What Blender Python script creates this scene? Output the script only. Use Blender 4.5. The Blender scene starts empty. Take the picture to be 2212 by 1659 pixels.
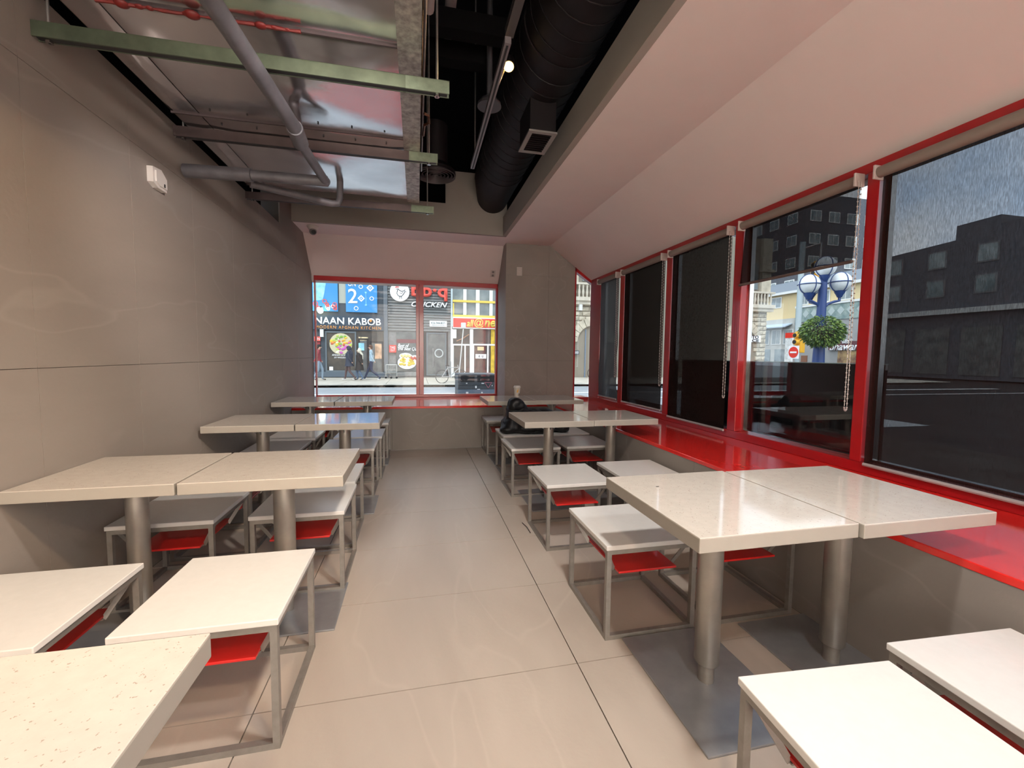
import bpy, bmesh, math, random
from mathutils import Vector, Matrix
from math import pi, sin, cos, radians
random.seed(7)
SC = bpy.context.scene
COL = SC.collection
# ------------------------------------------------------------------ camera
F = 917.24; CH = 1.3
YAW, PIT, ROL = .220186, -.069012, .0113706
def basis():
    cy, sy, cp, sp, cr, sr = cos(YAW), sin(YAW), cos(PIT), sin(PIT), cos(ROL), sin(ROL)
    f = Vector((sy*cp, cy*cp, sp)); r0 = Vector((cy, -sy, 0)); u0 = r0.cross(f)
    return cr*r0+sr*u0, -sr*r0+cr*u0, f
R_, U_, F_ = basis()
CP = Vector((0, 0, CH))
cam = bpy.data.cameras.new('camera'); cam.sensor_width = 36; cam.lens = F/2212*36; cam.clip_start = .02; cam.clip_end = 400
camo = bpy.data.objects.new('camera', cam); COL.objects.link(camo)
M = Matrix((R_, U_, -F_)).transposed().to_4x4(); M.translation = CP; camo.matrix_world = M
SC.camera = camo
def ray(x, y): return F_ + R_*((x-1106)/F) - U_*((y-829.5)/F)
def onz(x, y, z): d = ray(x, y); return CP + d*((z-CH)/d.z)
def onx(x, y, X): d = ray(x, y); return CP + d*(X/d.x)
def ony(x, y, Y): d = ray(x, y); return CP + d*(Y/d.y)
def at(x, y, D): return CP + ray(x, y)*D
# ------------------------------------------------------------------ render look, world, lights
SC.view_settings.view_transform = 'Standard'; SC.view_settings.look = 'None'
SC.view_settings.exposure = 0; SC.view_settings.gamma = 1; SC.view_settings.use_curve_mapping = False
SC.cycles.use_denoising = True; SC.cycles.max_bounces = 10; SC.cycles.transparent_max_bounces = 16
SC.cycles.sample_clamp_indirect = 4
W = bpy.data.worlds.new('sky'); SC.world = W; W.use_nodes = True
nt = W.node_tree; nt.nodes.clear()
wo = nt.nodes.new('ShaderNodeOutputWorld'); bg = nt.nodes.new('ShaderNodeBackground')
tc = nt.nodes.new('ShaderNodeTexCoord'); nz = nt.nodes.new('ShaderNodeTexNoise'); cr = nt.nodes.new('ShaderNodeValToRGB')
nz.inputs['Scale'].default_value = 3.0; nz.inputs['Detail'].default_value = 6
cr.color_ramp.elements[0].position = .38; cr.color_ramp.elements[0].color = (.52, .68, .92, 1)
cr.color_ramp.elements[1].position = .6; cr.color_ramp.elements[1].color = (1, 1, 1, 1)
nt.links.new(tc.outputs['Generated'], nz.inputs['Vector']); nt.links.new(nz.outputs['Fac'], cr.inputs['Fac'])
nt.links.new(cr.outputs['Color'], bg.inputs['Color']); bg.inputs['Strength'].default_value = 2.5
nt.links.new(bg.outputs[0], wo.inputs[0])
def sun(direction, e, ang, col):
    l = bpy.data.lights.new('sun', 'SUN'); l.energy = e; l.angle = ang; l.color = col
    o = bpy.data.objects.new('sun', l); COL.objects.link(o)
    o.rotation_euler = Vector(direction).to_track_quat('-Z', 'Y').to_euler()
sun((.25, .75, -.8), 1.1, .35, (1, .96, .9))
def area(loc, target, sx, sy, e, col):
    l = bpy.data.lights.new('back_wall_fill', 'AREA'); l.shape = 'RECTANGLE'; l.size = sx; l.size_y = sy; l.energy = e; l.color = col
    o = bpy.data.objects.new('back_wall_fill', l); COL.objects.link(o); o.location = loc
    o.rotation_euler = (Vector(target)-Vector(loc)).to_track_quat('-Z', 'Y').to_euler()
WARM = (1, .72, .46); NEUT = (1, .92, .84)
# unseen spots placed to light room and wall; added fill faces the back wall
area((.2, -1.6, 2.1), (.2, -3.6, 1.7), 2.6, 1.4, 780, (1, .945, .87))
def spot(loc, target, e, col, ang=1.9, size=.09):
    l = bpy.data.lights.new('room_spot', 'SPOT'); l.energy = e; l.color = col; l.spot_size = ang; l.spot_blend = .8; l.shadow_soft_size = size
    o = bpy.data.objects.new('room_spot', l); COL.objects.link(o); o.location = loc
    o.rotation_euler = (Vector(target)-Vector(loc)).to_track_quat('-Z', 'Y').to_euler()
spot((.62, .9, 3.0), (.35, 2.0, 0), 200, (1, .94, .86), 2.05)
spot((.75, -.6, 3.0), (.9, .6, 0), 105, (1, .98, .95), 2.05)
spot((-.2, -.9, 2.6), (-.9, .5, .3), 150, (1, .74, .48), 1.9)
spot((.6, .2, 2.9), (-1.56, 1.9, 1.1), 230, (1, .70, .42), 1.2)
spot((.3, .9, 2.55), (-1.56, 4.2, 1.7), 260, (1, .9, .84), .85)
# ------------------------------------------------------------------ materials
MATS = {}
def pm(name, col, rough=.5, metal=0, spec=.5, noise=0, nscale=8, col2=None, bump=0, bscale=60, coat=0, emit=None, estr=0, sheen=0, speck=None):
    if name in MATS: return MATS[name]
    m = bpy.data.materials.new(name); m.use_nodes = True; n = m.node_tree; b = n.nodes['Principled BSDF']
    b.inputs['Base Color'].default_value = (*col, 1); b.inputs['Roughness'].default_value = rough
    b.inputs['Metallic'].default_value = metal; b.inputs['Specular IOR Level'].default_value = spec
    b.inputs['Coat Weight'].default_value = coat; b.inputs['Coat Roughness'].default_value = .05
    if sheen: b.inputs['Sheen Weight'].default_value = sheen
    g = n.nodes.new('ShaderNodeNewGeometry')
    src = None
    if noise or col2:
        t = n.nodes.new('ShaderNodeTexNoise'); t.inputs['Scale'].default_value = nscale; t.inputs['Detail'].default_value = 6
        t.inputs['Roughness'].default_value = .6
        n.links.new(g.outputs['Position'], t.inputs['Vector'])
        r = n.nodes.new('ShaderNodeValToRGB'); c2 = col2 or tuple(min(1, c*(1+noise)) for c in col); c1 = col if col2 else tuple(c*(1-noise) for c in col)
        r.color_ramp.elements[0].position = .32; r.color_ramp.elements[1].position = .68
        r.color_ramp.elements[0].color = (*c1, 1); r.color_ramp.elements[1].color = (*c2, 1)
        n.links.new(t.outputs['Fac'], r.inputs['Fac']); src = r.outputs['Color']
    if speck:
        v = n.nodes.new('ShaderNodeTexNoise'); v.inputs['Scale'].default_value = 150; v.inputs['Detail'].default_value = 2
        n.links.new(g.outputs['Position'], v.inputs['Vector'])
        r2 = n.nodes.new('ShaderNodeValToRGB'); r2.color_ramp.elements[0].position = .67; r2.color_ramp.elements[1].position = .72
        r2.color_ramp.elements[0].color = (0, 0, 0, 1); r2.color_ramp.elements[1].color = (1, 1, 1, 1)
        n.links.new(v.outputs['Fac'], r2.inputs['Fac'])
        mx = n.nodes.new('ShaderNodeMix'); mx.data_type = 'RGBA'; mx.inputs['B'].default_value = (*speck, 1)
        if src: n.links.new(src, mx.inputs['A'])
        else: mx.inputs['A'].default_value = (*col, 1)
        n.links.new(r2.outputs['Color'], mx.inputs['Factor']); src = mx.outputs['Result']
    if src: n.links.new(src, b.inputs['Base Color'])
    if bump:
        t = n.nodes.new('ShaderNodeTexNoise'); t.inputs['Scale'].default_value = bscale; t.inputs['Detail'].default_value = 4
        n.links.new(g.outputs['Position'], t.inputs['Vector'])
        bn = n.nodes.new('ShaderNodeBump'); bn.inputs['Strength'].default_value = bump; bn.inputs['Distance'].default_value = .02
        n.links.new(t.outputs['Fac'], bn.inputs['Height']); n.links.new(bn.outputs[0], b.inputs['Normal'])
    if emit: b.inputs['Emission Color'].default_value = (*emit, 1); b.inputs['Emission Strength'].default_value = estr
    MATS[name] = m; return m
def stone_mat(name, c1, c2, vein, rough, scale=1.1, bump=.08):
    m = bpy.data.materials.new(name); m.use_nodes = True; n = m.node_tree; b = n.nodes['Principled BSDF']; L = n.links.new
    g = n.nodes.new('ShaderNodeNewGeometry')
    mp = n.nodes.new('ShaderNodeMapping'); mp.inputs['Rotation'].default_value = (.5, .6, .75); mp.inputs['Scale'].default_value = (1, .35, 1)
    L(g.outputs['Position'], mp.inputs['Vector'])
    t = n.nodes.new('ShaderNodeTexNoise'); t.inputs['Scale'].default_value = scale; t.inputs['Detail'].default_value = 8; t.inputs['Distortion'].default_value = .6
    L(mp.outputs[0], t.inputs['Vector'])
    r = n.nodes.new('ShaderNodeValToRGB'); r.color_ramp.elements[0].position = .3; r.color_ramp.elements[1].position = .7
    r.color_ramp.elements[0].color = (*c1, 1); r.color_ramp.elements[1].color = (*c2, 1); L(t.outputs['Fac'], r.inputs['Fac'])
    t2 = n.nodes.new('ShaderNodeTexNoise'); t2.inputs['Scale'].default_value = scale*1.2; t2.inputs['Detail'].default_value = 3; t2.inputs['Distortion'].default_value = .25
    L(mp.outputs[0], t2.inputs['Vector'])
    r2 = n.nodes.new('ShaderNodeValToRGB'); e = r2.color_ramp.elements
    e[0].position = .492; e[0].color = (0, 0, 0, 1); e[1].position = .5; e[1].color = (1, 1, 1, 1); x = e.new(.508); x.color = (0, 0, 0, 1)
    L(t2.outputs['Fac'], r2.inputs['Fac'])
    ml = n.nodes.new('ShaderNodeMath'); ml.operation = 'MULTIPLY'; ml.inputs[1].default_value = .16; L(r2.outputs['Color'], ml.inputs[0])
    mx = n.nodes.new('ShaderNodeMix'); mx.data_type = 'RGBA'; mx.inputs['B'].default_value = (*vein, 1)
    L(ml.outputs[0], mx.inputs['Factor']); L(r.outputs['Color'], mx.inputs['A']); L(mx.outputs['Result'], b.inputs['Base Color'])
    b.inputs['Roughness'].default_value = rough; b.inputs['Specular IOR Level'].default_value = .4
    f = n.nodes.new('ShaderNodeTexNoise'); f.inputs['Scale'].default_value = 45; f.inputs['Detail'].default_value = 5; L(g.outputs['Position'], f.inputs['Vector'])
    bn = n.nodes.new('ShaderNodeBump'); bn.inputs['Strength'].default_value = bump; bn.inputs['Distance'].default_value = .01
    L(f.outputs['Fac'], bn.inputs['Height']); L(bn.outputs[0], b.inputs['Normal'])
    MATS[name] = m; return m
m_floor = stone_mat('floor_stone', (.355, .305, .262), (.53, .47, .415), (.60, .54, .48), .36)
m_panel = stone_mat('wall_stone', (.195, .168, .150), (.255, .225, .202), (.36, .33, .30), .66)
m_grout = pm('grout', (.085, .078, .07), .95, spec=.1)
m_ceil = pm('ceiling_paint', (.80, .755, .73), .75, spec=.2, noise=.02, nscale=2)
m_shaft = pm('shaft_paint', (.30, .275, .25), .8, spec=.2)
m_black = pm('black_paint', (.003, .003, .0035), .9, spec=.1)
m_blackduct = pm('black_duct_paint', (.008, .0063, .0075), .6, spec=.22, noise=.3, nscale=5)
m_red = pm('red_paint', (.32, .006, .009), .28, coat=.3, noise=.06, nscale=3)
m_redsill = pm('red_sill', (.66, .022, .018), .12, coat=.5, noise=.08, nscale=2.5, bump=.03, bscale=4)
m_redtray = pm('red_tray', (.52, .012, .010), .35, coat=.2)
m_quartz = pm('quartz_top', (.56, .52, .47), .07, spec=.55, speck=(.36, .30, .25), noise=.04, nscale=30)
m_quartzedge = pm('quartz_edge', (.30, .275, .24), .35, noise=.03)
m_white = pm('white_laminate', (.72, .715, .70), .22, spec=.5, noise=.02, nscale=30)
m_frame = pm('silver_frame', (.26, .242, .222), .38, metal=.5, noise=.1, nscale=30)
m_column = pm('brushed_column', (.38, .355, .32), .34, metal=.7, noise=.08, nscale=12)
m_plate = pm('base_plate', (.30, .31, .325), .36, metal=.5, noise=.12, nscale=6)
m_galv = pm('galvanised', (.74, .72, .72), .16, metal=.95, noise=.10, nscale=3, bump=.3, bscale=1.5)
m_galvd = pm('galvanised_dull', (.40, .39, .38), .45, metal=.8, noise=.2, nscale=14)
m_dustshade = pm('dusty_shade_edge', (.045, .040, .032), .95, noise=.5, nscale=22)  # dust brown, taken darker so the gap by the wall reads shaded
m_green = pm('green_zinc', (.10, .125, .085), .42, metal=.6, noise=.25, nscale=6)
m_maroon = pm('dark_zinc', (.075, .055, .055), .45, metal=.6, noise=.2, nscale=6)
m_pipe = pm('grey_pipe', (.11, .107, .12), .5, metal=.35, noise=.2, nscale=10)
m_pipel = pm('pale_pipe', (.38, .36, .36), .55, noise=.1)
m_copper = pm('copper_pipe', (.22, .12, .08), .4, metal=.8, noise=.4, nscale=15)
m_redwax = pm('red_sealant', (.12, .005, .004), .5)
m_plastic = pm('white_plastic', (.62, .59, .56), .4)
m_greyplastic = pm('grey_plastic', (.22, .215, .21), .45)
m_chrome = pm('chrome', (.6, .6, .6), .2, metal=1)
m_beads = pm('chain_beads', (.55, .52, .49), .35, metal=.3)
m_jacket = pm('black_nylon', (.004, .004, .005), .5, spec=.25, bump=.25, bscale=16)
m_ink = pm('black_ink', (.012, .012, .014), .6)
def glass_mat():
    m = bpy.data.materials.new('window_glass'); m.use_nodes = True; n = m.node_tree; n.nodes.clear()
    o = n.nodes.new('ShaderNodeOutputMaterial'); t = n.nodes.new('ShaderNodeBsdfTransparent'); t.inputs[0].default_value = (.95, .97, .97, 1)
    g = n.nodes.new('ShaderNodeBsdfGlossy'); g.inputs['Roughness'].default_value = .01
    lw = n.nodes.new('ShaderNodeLayerWeight'); lw.inputs['Blend'].default_value = .5
    pw = n.nodes.new('ShaderNodeMath'); pw.operation = 'POWER'; pw.inputs[1].default_value = 4; n.links.new(lw.outputs['Facing'], pw.inputs[0])
    f = n.nodes.new('ShaderNodeMath'); f.operation = 'MULTIPLY_ADD'; f.inputs[1].default_value = .8; f.inputs[2].default_value = .045; n.links.new(pw.outputs[0], f.inputs[0])
    mx = n.nodes.new('ShaderNodeMixShader'); n.links.new(f.outputs[0], mx.inputs[0]); n.links.new(t.outputs[0], mx.inputs[1]); n.links.new(g.outputs[0], mx.inputs[2])
    n.links.new(mx.outputs[0], o.inputs[0]); return m
m_glass = glass_mat()
def screen_mat(name, col, openness, power, transl=0):
    # woven sun-screen fabric: its holes close up as one looks along it
    m = bpy.data.materials.new(name); m.use_nodes = True; n = m.node_tree; n.nodes.clear(); L = n.links.new
    o = n.nodes.new('ShaderNodeOutputMaterial'); t = n.nodes.new('ShaderNodeBsdfTransparent')
    d = n.nodes.new('ShaderNodeBsdfDiffuse'); d.inputs[0].default_value = (*col, 1)
    base = d.outputs[0]
    if transl:
        tr = n.nodes.new('ShaderNodeBsdfTranslucent'); tr.inputs[0].default_value = (.5, .55, .56, 1)
        m1 = n.nodes.new('ShaderNodeMixShader'); m1.inputs[0].default_value = transl; L(d.outputs[0], m1.inputs[1]); L(tr.outputs[0], m1.inputs[2]); base = m1.outputs[0]
    lw = n.nodes.new('ShaderNodeLayerWeight'); lw.inputs['Blend'].default_value = .5
    a = n.nodes.new('ShaderNodeMath'); a.operation = 'SUBTRACT'; a.inputs[0].default_value = 1; L(lw.outputs['Facing'], a.inputs[1])
    p = n.nodes.new('ShaderNodeMath'); p.operation = 'POWER'; p.inputs[1].default_value = power; L(a.outputs[0], p.inputs[0])
    q = n.nodes.new('ShaderNodeMath'); q.operation = 'MULTIPLY'; q.inputs[1].default_value = openness; L(p.outputs[0], q.inputs[0])
    g = n.nodes.new('ShaderNodeNewGeometry'); mp = n.nodes.new('ShaderNodeMapping'); mp.inputs['Scale'].default_value = (300, 300, 40)
    L(g.outputs['Position'], mp.inputs['Vector'])
    w = n.nodes.new('ShaderNodeTexNoise'); w.inputs['Scale'].default_value = 1; L(mp.outputs[0], w.inputs['Vector'])
    wr = n.nodes.new('ShaderNodeMapRange'); wr.inputs['From Min'].default_value = .3; wr.inputs['From Max'].default_value = .7; wr.inputs['To Min'].default_value = .7; wr.inputs['To Max'].default_value = 1.3
    L(w.outputs['Fac'], wr.inputs['Value'])
    q2 = n.nodes.new('ShaderNodeMath'); q2.operation = 'MULTIPLY'; L(q.outputs[0], q2.inputs[0]); L(wr.outputs[0], q2.inputs[1])
    mx = n.nodes.new('ShaderNodeMixShader'); L(q2.outputs[0], mx.inputs[0]); L(base, mx.inputs[1]); L(t.outputs[0], mx.inputs[2])
    L(mx.outputs[0], o.inputs[0]); MATS[name] = m; return m
m_screen = screen_mat('dark_screen_fabric', (.014, .010, .009), .34, 4.2)
m_screen2 = screen_mat('grey_screen_fabric', (.05, .052, .055), .12, 1.5, .05)
# ------------------------------------------------------------------ mesh helpers
WL = {}
class MB:
    def __init__(s): s.v = []; s.f = []; s.m = []; s.cur = 0
    def add(s, vs, fs):
        k = len(s.v); s.v += [tuple(v) for v in vs]; s.f += [tuple(i+k for i in f) for f in fs]; s.m += [s.cur]*len(fs); return s
    def box(s, x0, x1, y0, y1, z0, z1):
        x0, x1 = sorted((x0, x1)); y0, y1 = sorted((y0, y1)); z0, z1 = sorted((z0, z1))
        return s.add([(x0, y0, z0), (x1, y0, z0), (x1, y1, z0), (x0, y1, z0), (x0, y0, z1), (x1, y0, z1), (x1, y1, z1), (x0, y1, z1)],
                     [(0, 3, 2, 1), (4, 5, 6, 7), (0, 1, 5, 4), (1, 2, 6, 5), (2, 3, 7, 6), (3, 0, 4, 7)])
    def cbox(s, x0, x1, y0, y1, z0, z1, c):
        # box with chamfered long edges all round (12 edges cut)
        x0, x1 = sorted((x0, x1)); y0, y1 = sorted((y0, y1)); z0, z1 = sorted((z0, z1))
        bm = bmesh.new(); bmesh.ops.create_cube(bm, size=1)
        for v in bm.verts: v.co = Vector(((x0+x1)/2+v.co.x*(x1-x0), (y0+y1)/2+v.co.y*(y1-y0), (z0+z1)/2+v.co.z*(z1-z0)))
        bmesh.ops.bevel(bm, geom=bm.edges[:], offset=c, segments=2, affect='EDGES', profile=.5)
        bm.verts.index_update(); s.add([v.co[:] for v in bm.verts], [[v.index for v in f.verts] for f in bm.faces]); bm.free(); return s
    def bar(s, p, q, w, h, up=(0, 0, 1)):
        p, q = Vector(p), Vector(q); d = (q-p).normalized(); a = d.cross(Vector(up))
        if a.length < 1e-4: a = d.cross(Vector((0, 1, 0)))
        a.normalize(); b = d.cross(a); vs = []
        for e in (p, q):
            for i, j in ((-1, -1), (1, -1), (1, 1), (-1, 1)): vs.append(e+a*(i*w/2)+b*(j*h/2))
        return s.add(vs, [(3, 2, 1, 0), (4, 5, 6, 7), (0, 1, 5, 4), (1, 2, 6, 5), (2, 3, 7, 6), (3, 0, 4, 7)])
    def tube(s, pts, r, n=10, cap=True):
        pts = [Vector(p) for p in pts]; rr = r if isinstance(r, (list, tuple)) else [r]*len(pts); vs = []; fs = []
        a = None
        for i, p in enumerate(pts):
            d = (pts[min(i+1, len(pts)-1)]-pts[max(i-1, 0)]).normalized()
            if a is None:
                a = d.cross(Vector((0, 0, 1)));
                if a.length < 1e-3: a = d.cross(Vector((0, 1, 0)))
            a = (a-d*a.dot(d)).normalized(); b = d.cross(a)
            for k in range(n): t = 2*pi*k/n; vs.append(p+a*(cos(t)*rr[i])+b*(sin(t)*rr[i]))
        for i in range(len(pts)-1):
            for k in range(n): fs.append((i*n+k, i*n+(k+1) % n, (i+1)*n+(k+1) % n, (i+1)*n+k))
        if cap: fs.append(tuple(range(n))[::-1]); fs.append(tuple((len(pts)-1)*n+k for k in range(n)))
        return s.add(vs, fs)
    def lathe(s, prof, c=(0, 0, 0), n=20):
        return s.tube([(c[0], c[1], c[2]+z) for r, z in prof], [max(r, 1e-4) for r, z in prof], n) if False else s._lathe(prof, c, n)
    def _lathe(s, prof, c, n):
        vs = []; fs = []
        for r, z in prof:
            for k in range(n): t = 2*pi*k/n; vs.append((c[0]+r*cos(t), c[1]+r*sin(t), c[2]+z))
        for i in range(len(prof)-1):
            for k in range(n): fs.append((i*n+k, i*n+(k+1) % n, (i+1)*n+(k+1) % n, (i+1)*n+k))
        fs.append(tuple(range(n))[::-1]); fs.append(tuple((len(prof)-1)*n+k for k in range(n)))
        return s.add(vs, fs)
    def prism(s, pts, y0, y1, axis='y'):
        n = len(pts); f = {'y': lambda a, b, t: (a, t, b), 'x': lambda a, b, t: (t, a, b), 'z': lambda a, b, t: (a, b, t)}[axis]
        vs = [f(a, b, y0) for a, b in pts]+[f(a, b, y1) for a, b in pts]
        return s.add(vs, [tuple(range(n))[::-1], tuple(range(n, 2*n))]+[(i, (i+1) % n, (i+1) % n+n, i+n) for i in range(n)])
    def ball(s, c, rx, ry=None, rz=None, n=8, m=12):
        ry = ry or rx; rz = rz or rx; vs = [(c[0], c[1], c[2]-rz)]; fs = []
        for i in range(1, n):
            t = -pi/2+pi*i/n
            for k in range(m): a = 2*pi*k/m; vs.append((c[0]+rx*cos(t)*cos(a), c[1]+ry*cos(t)*sin(a), c[2]+rz*sin(t)))
        vs.append((c[0], c[1], c[2]+rz))
        for k in range(m): fs.append((0, 1+(k+1) % m, 1+k)); fs.append((len(vs)-1, len(vs)-1-m+k, len(vs)-1-m+(k+1) % m))
        for i in range(n-2):
            for k in range(m): fs.append((1+i*m+k, 1+i*m+(k+1) % m, 1+(i+1)*m+(k+1) % m, 1+(i+1)*m+k))
        return s.add(vs, fs)
    def build(s, name, mat, parent=None, smooth=False, origin=None):
        me = bpy.data.meshes.new(name); o0 = Vector(WL.get(parent, (0, 0, 0))) if parent else Vector(origin or (0, 0, 0))
        me.from_pydata([tuple(Vector(v)-o0) for v in s.v], [], s.f)
        for m in (mat if isinstance(mat, (list, tuple)) else [mat]): me.materials.append(m)
        if any(s.m):
            for p, k in zip(me.polygons, s.m): p.material_index = k
        bm = bmesh.new(); bm.from_mesh(me); bmesh.ops.recalc_face_normals(bm, faces=bm.faces); bm.to_mesh(me); bm.free()
        if smooth:
            for p in me.polygons: p.use_smooth = True
            try: me.set_sharp_from_angle(angle=radians(38))
            except Exception: pass
        o = bpy.data.objects.new(name, me); COL.objects.link(o)
        if parent: o.parent = parent; WL[o] = tuple(o0)
        else: o.location = o0; WL[o] = tuple(o0)
        return o
def tag(o, label=None, cat=None, group=None, kind=None):
    if label: o['label'] = label
    if cat: o['category'] = cat
    if group: o['group'] = group
    if kind: o['kind'] = kind
    return o
def empty(name, loc, label=None, cat=None, group=None, kind=None):
    o = bpy.data.objects.new(name, None); o.empty_display_size = .1; o.location = loc; COL.objects.link(o); WL[o] = tuple(loc)
    return tag(o, label, cat, group, kind)
def copy_tree(o, parent=None):
    c = o.copy(); COL.objects.link(c)
    if parent: c.parent = parent
    for ch in list(o.children): copy_tree(ch, c)
    return c
def struct(o): o['kind'] = 'structure'; return o
FONT = None
def text(body, name, mat, parent, x0, x1, zc, Y, h=None, depth=.02, shear=0, bold=0, spacing=1.0, face='y'):
    """lettering that faces the room (-Y), fitted between x0 and x1 and centred on height zc"""
    cu = bpy.data.curves.new(name, 'FONT'); cu.body = body; cu.size = 1; cu.extrude = 0; cu.offset = bold; cu.shear = shear; cu.space_character = spacing
    cu.resolution_u = 3
    t = bpy.data.objects.new('t', cu); COL.objects.link(t); bpy.context.view_layer.update()
    me = bpy.data.meshes.new_from_object(t.evaluated_get(bpy.context.evaluated_depsgraph_get())); bpy.data.objects.remove(t)
    xs = [v.co.x for v in me.vertices]; ys = [v.co.y for v in me.vertices]
    sx = (x1-x0)/(max(xs)-min(xs)); sy = (h/(max(ys)-min(ys))) if h else sx
    o0 = Vector(WL.get(parent, (0, 0, 0)))
    for v in me.vertices:
        a = x0+(v.co.x-min(xs))*sx; b = zc+(v.co.y-(max(ys)+min(ys))/2)*sy
        v.co = (Vector((a, Y, b)) if face == 'y' else Vector((Y, -a, b)))-o0
    bm = bmesh.new(); bm.from_mesh(me)
    g = bmesh.ops.extrude_face_region(bm, geom=bm.faces[:]); off = Vector((0, -depth, 0)) if face == 'y' else Vector((-depth, 0, 0))
    for e in g['geom']:
        if isinstance(e, bmesh.types.BMVert): e.co += off
    bmesh.ops.recalc_face_normals(bm, faces=bm.faces); bm.to_mesh(me); bm.free()
    me.materials.clear(); me.materials.append(mat); me.name = name
    o = bpy.data.objects.new(name, me); COL.objects.link(o)
    if parent: o.parent = parent
    WL[o] = tuple(o0); return o
# ------------------------------------------------------------------ room shell
XL, XR, XW = -1.56, 1.905, 2.70
YE, YP, YW = 5.84, 6.40, 7.05
ZC, ZS = 2.98, .59
YB = -3.6
fl = struct(MB().box(XL-.1, XR+.05, YB, YE+.05, -.12, -.012).build('floor', m_grout))
xj = [-1.56, -.582, .657, 1.905]; yj = [1.607+.629*k for k in range(-9, 8)]; yj[0] = YB; yj = [y for y in yj if y < YE-.05]+[YE]
for i in range(3):
    for j in range(len(yj)-1):
        MB().box(xj[i]+.0022, xj[i+1]-.0022, yj[j]+.0022, yj[j+1]-.0022, -.012, 0).build('floor_tile', m_floor, fl)
wl = struct(MB().box(XL-.2, XL-.014, YB, YW+.1, 0, 2.80).build('wall_left', m_grout))
lj = [4.885+.676*k for k in range(-13, 4)]; lj = [y for y in lj if y > YB+.1]; lj = [YB]+lj
zj = [0, 1.22, 2.47, 2.80]
MB().box(XL-.2, XL-.014, 5.563, YW+.1, 2.80, 3.40).build('wall_top', m_grout, wl)
for i in range(len(lj)):
    y0 = lj[i]; y1 = lj[i+1] if i+1 < len(lj) else YW
    for j in range(3):
        MB().box(XL-.014, XL, y0+.0012, y1-.0012, zj[j]+.0012, (3.40 if j == 2 and y0 > 5.4 else zj[j+1])-.0012).build('wall_panel', m_panel, wl)
# low end wall and low right wall, each clad with the same stone panels
we = struct(MB().box(XL, 2.0, YE+.014, YE+.2, 0, ZS-.03).build('wall_end', m_grout))
ej = [XL, -.33, .91, XR]
for i in range(3): MB().box(ej[i]+.0012, ej[i+1]-.0012, YE, YE+.014, .0, ZS-.03).build('wall_panel', m_panel, we)
wr = struct(MB().box(XR+.014, XR+.2, YB, YE+.014, 0, ZS-.03).build('wall_right', m_grout))
rj = [YB, -2.15, -.9, .35, 1.596, 2.6, 3.591, 4.84, YE]
for i in range(8): MB().box(XR, XR+.014, rj[i]+.0012, rj[i+1]-.0012, 0, ZS-.03).build('wall_panel', m_panel, wr)
struct(MB().cbox(XL, XW+.15, YE-.004, YW+.02, ZS-.03, ZS, .004).build('trim_1', m_redsill))
struct(MB().cbox(XR-.004, XW+.15, YB, YE-.006, ZS-.03, ZS, .004).build('trim_2', m_redsill))
# stone-clad pier between the two end windows
knee = 2.01
pr = struct(MB().prism([(1.335, ZS), (2.43, ZS), (2.43, 2.675), (knee, ZC), (1.335, ZC)], YP+.014, YW+.1).build('wall_pier', m_grout))
pj = [(1.32, 1.335+.66), (1.335+.66, 2.43)]; pz = [ZS, 1.21, 2.515, ZC]
def clipz(x): return ZC if x <= knee else ZC-(x-knee)*(ZC-2.675)/(2.43-knee)
for a, b in pj:
    for j in range(3):
        z0, z1 = pz[j]+.001, pz[j+1]-.001; pts = [(a+.001, z0), (b-.001, z0)]
        if b > knee and z1 > 2.6: pts += [(b-.001, clipz(b)), (max(a+.001, knee), ZC), (a+.001, ZC)] if a < knee else []
        else: pts += [(b-.001, z1), (a+.001, z1)]
        if len(pts) > 2: MB().prism(pts, YP, YP+.014).build('wall_panel', m_panel, pr)
MB().box(1.32, 1.335, YP+.014, YW, ZS, ZC).build('wall_panel', m_panel, pr)
# ceiling: flat band, slope to the right windows, slope to the end window, boxed opening
c = MB()
def slab(pts, t=(0, 0, .05)):
    t = Vector(t); v = [Vector(p) for p in pts]; n = len(v)
    c.add(v+[p+t for p in v], [tuple(range(n))[::-1], tuple(range(n, 2*n))]+[(i, (i+1) % n, (i+1) % n+n, i+n) for i in range(n)])
slab([(1.20, YB, ZC), (knee, YB, ZC), (knee, YW+.1, ZC), (1.20, YW+.1, ZC)])
slab([(knee, YB, ZC), (XW+.12, YB, 2.405), (XW+.12, YP+.1, 2.405), (knee, YP+.1, ZC)])
slab([(XL-.1, 6.04, ZC), (1.20, 6.04, ZC), (1.20, 6.60, ZC), (XL-.1, 6.60, ZC)])
slab([(XL-.1, 6.60, ZC), (1.335, 6.60, ZC), (1.335, YW+.1, 2.375), (XL-.1, YW+.1, 2.375)])
ce = struct(c.build('ceiling', m_ceil))
sh = MB(); sh.box(1.196, 1.25, YB, 6.04, ZC-.002, 3.24); sh.box(XL, 1.25, 6.036, 6.09, ZC-.002, 3.36); sh.box(XL, .0, 6.04, 6.09, 3.36, 3.80); sh.box(.39, 1.25, 6.04, 6.09, 3.36, 3.80)
sh.build('opening_lining', m_shaft, ce)
v = MB(); v.box(XL-.5, 2.6, YB, 6.9, 4.7, 4.75); v.box(XL-.5, XL-.45, YB, 6.9, 2.7, 4.7); v.box(2.55, 2.6, YB, 6.9, 3.1, 4.7); v.box(XL-.5, 2.6, 6.85, 6.9, 3.1, 4.7); v.box(XL-.5, 2.6, YB-.05, YB, 2.9, 4.7)
v.build('ceiling_void', m_black, ce)
struct(MB().box(XL-.2, XW+.2, YB-.1, YB, 0, 3.2).build('wall_back', pm('back_wall_paint', (.8, .78, .75), .7)))
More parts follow.
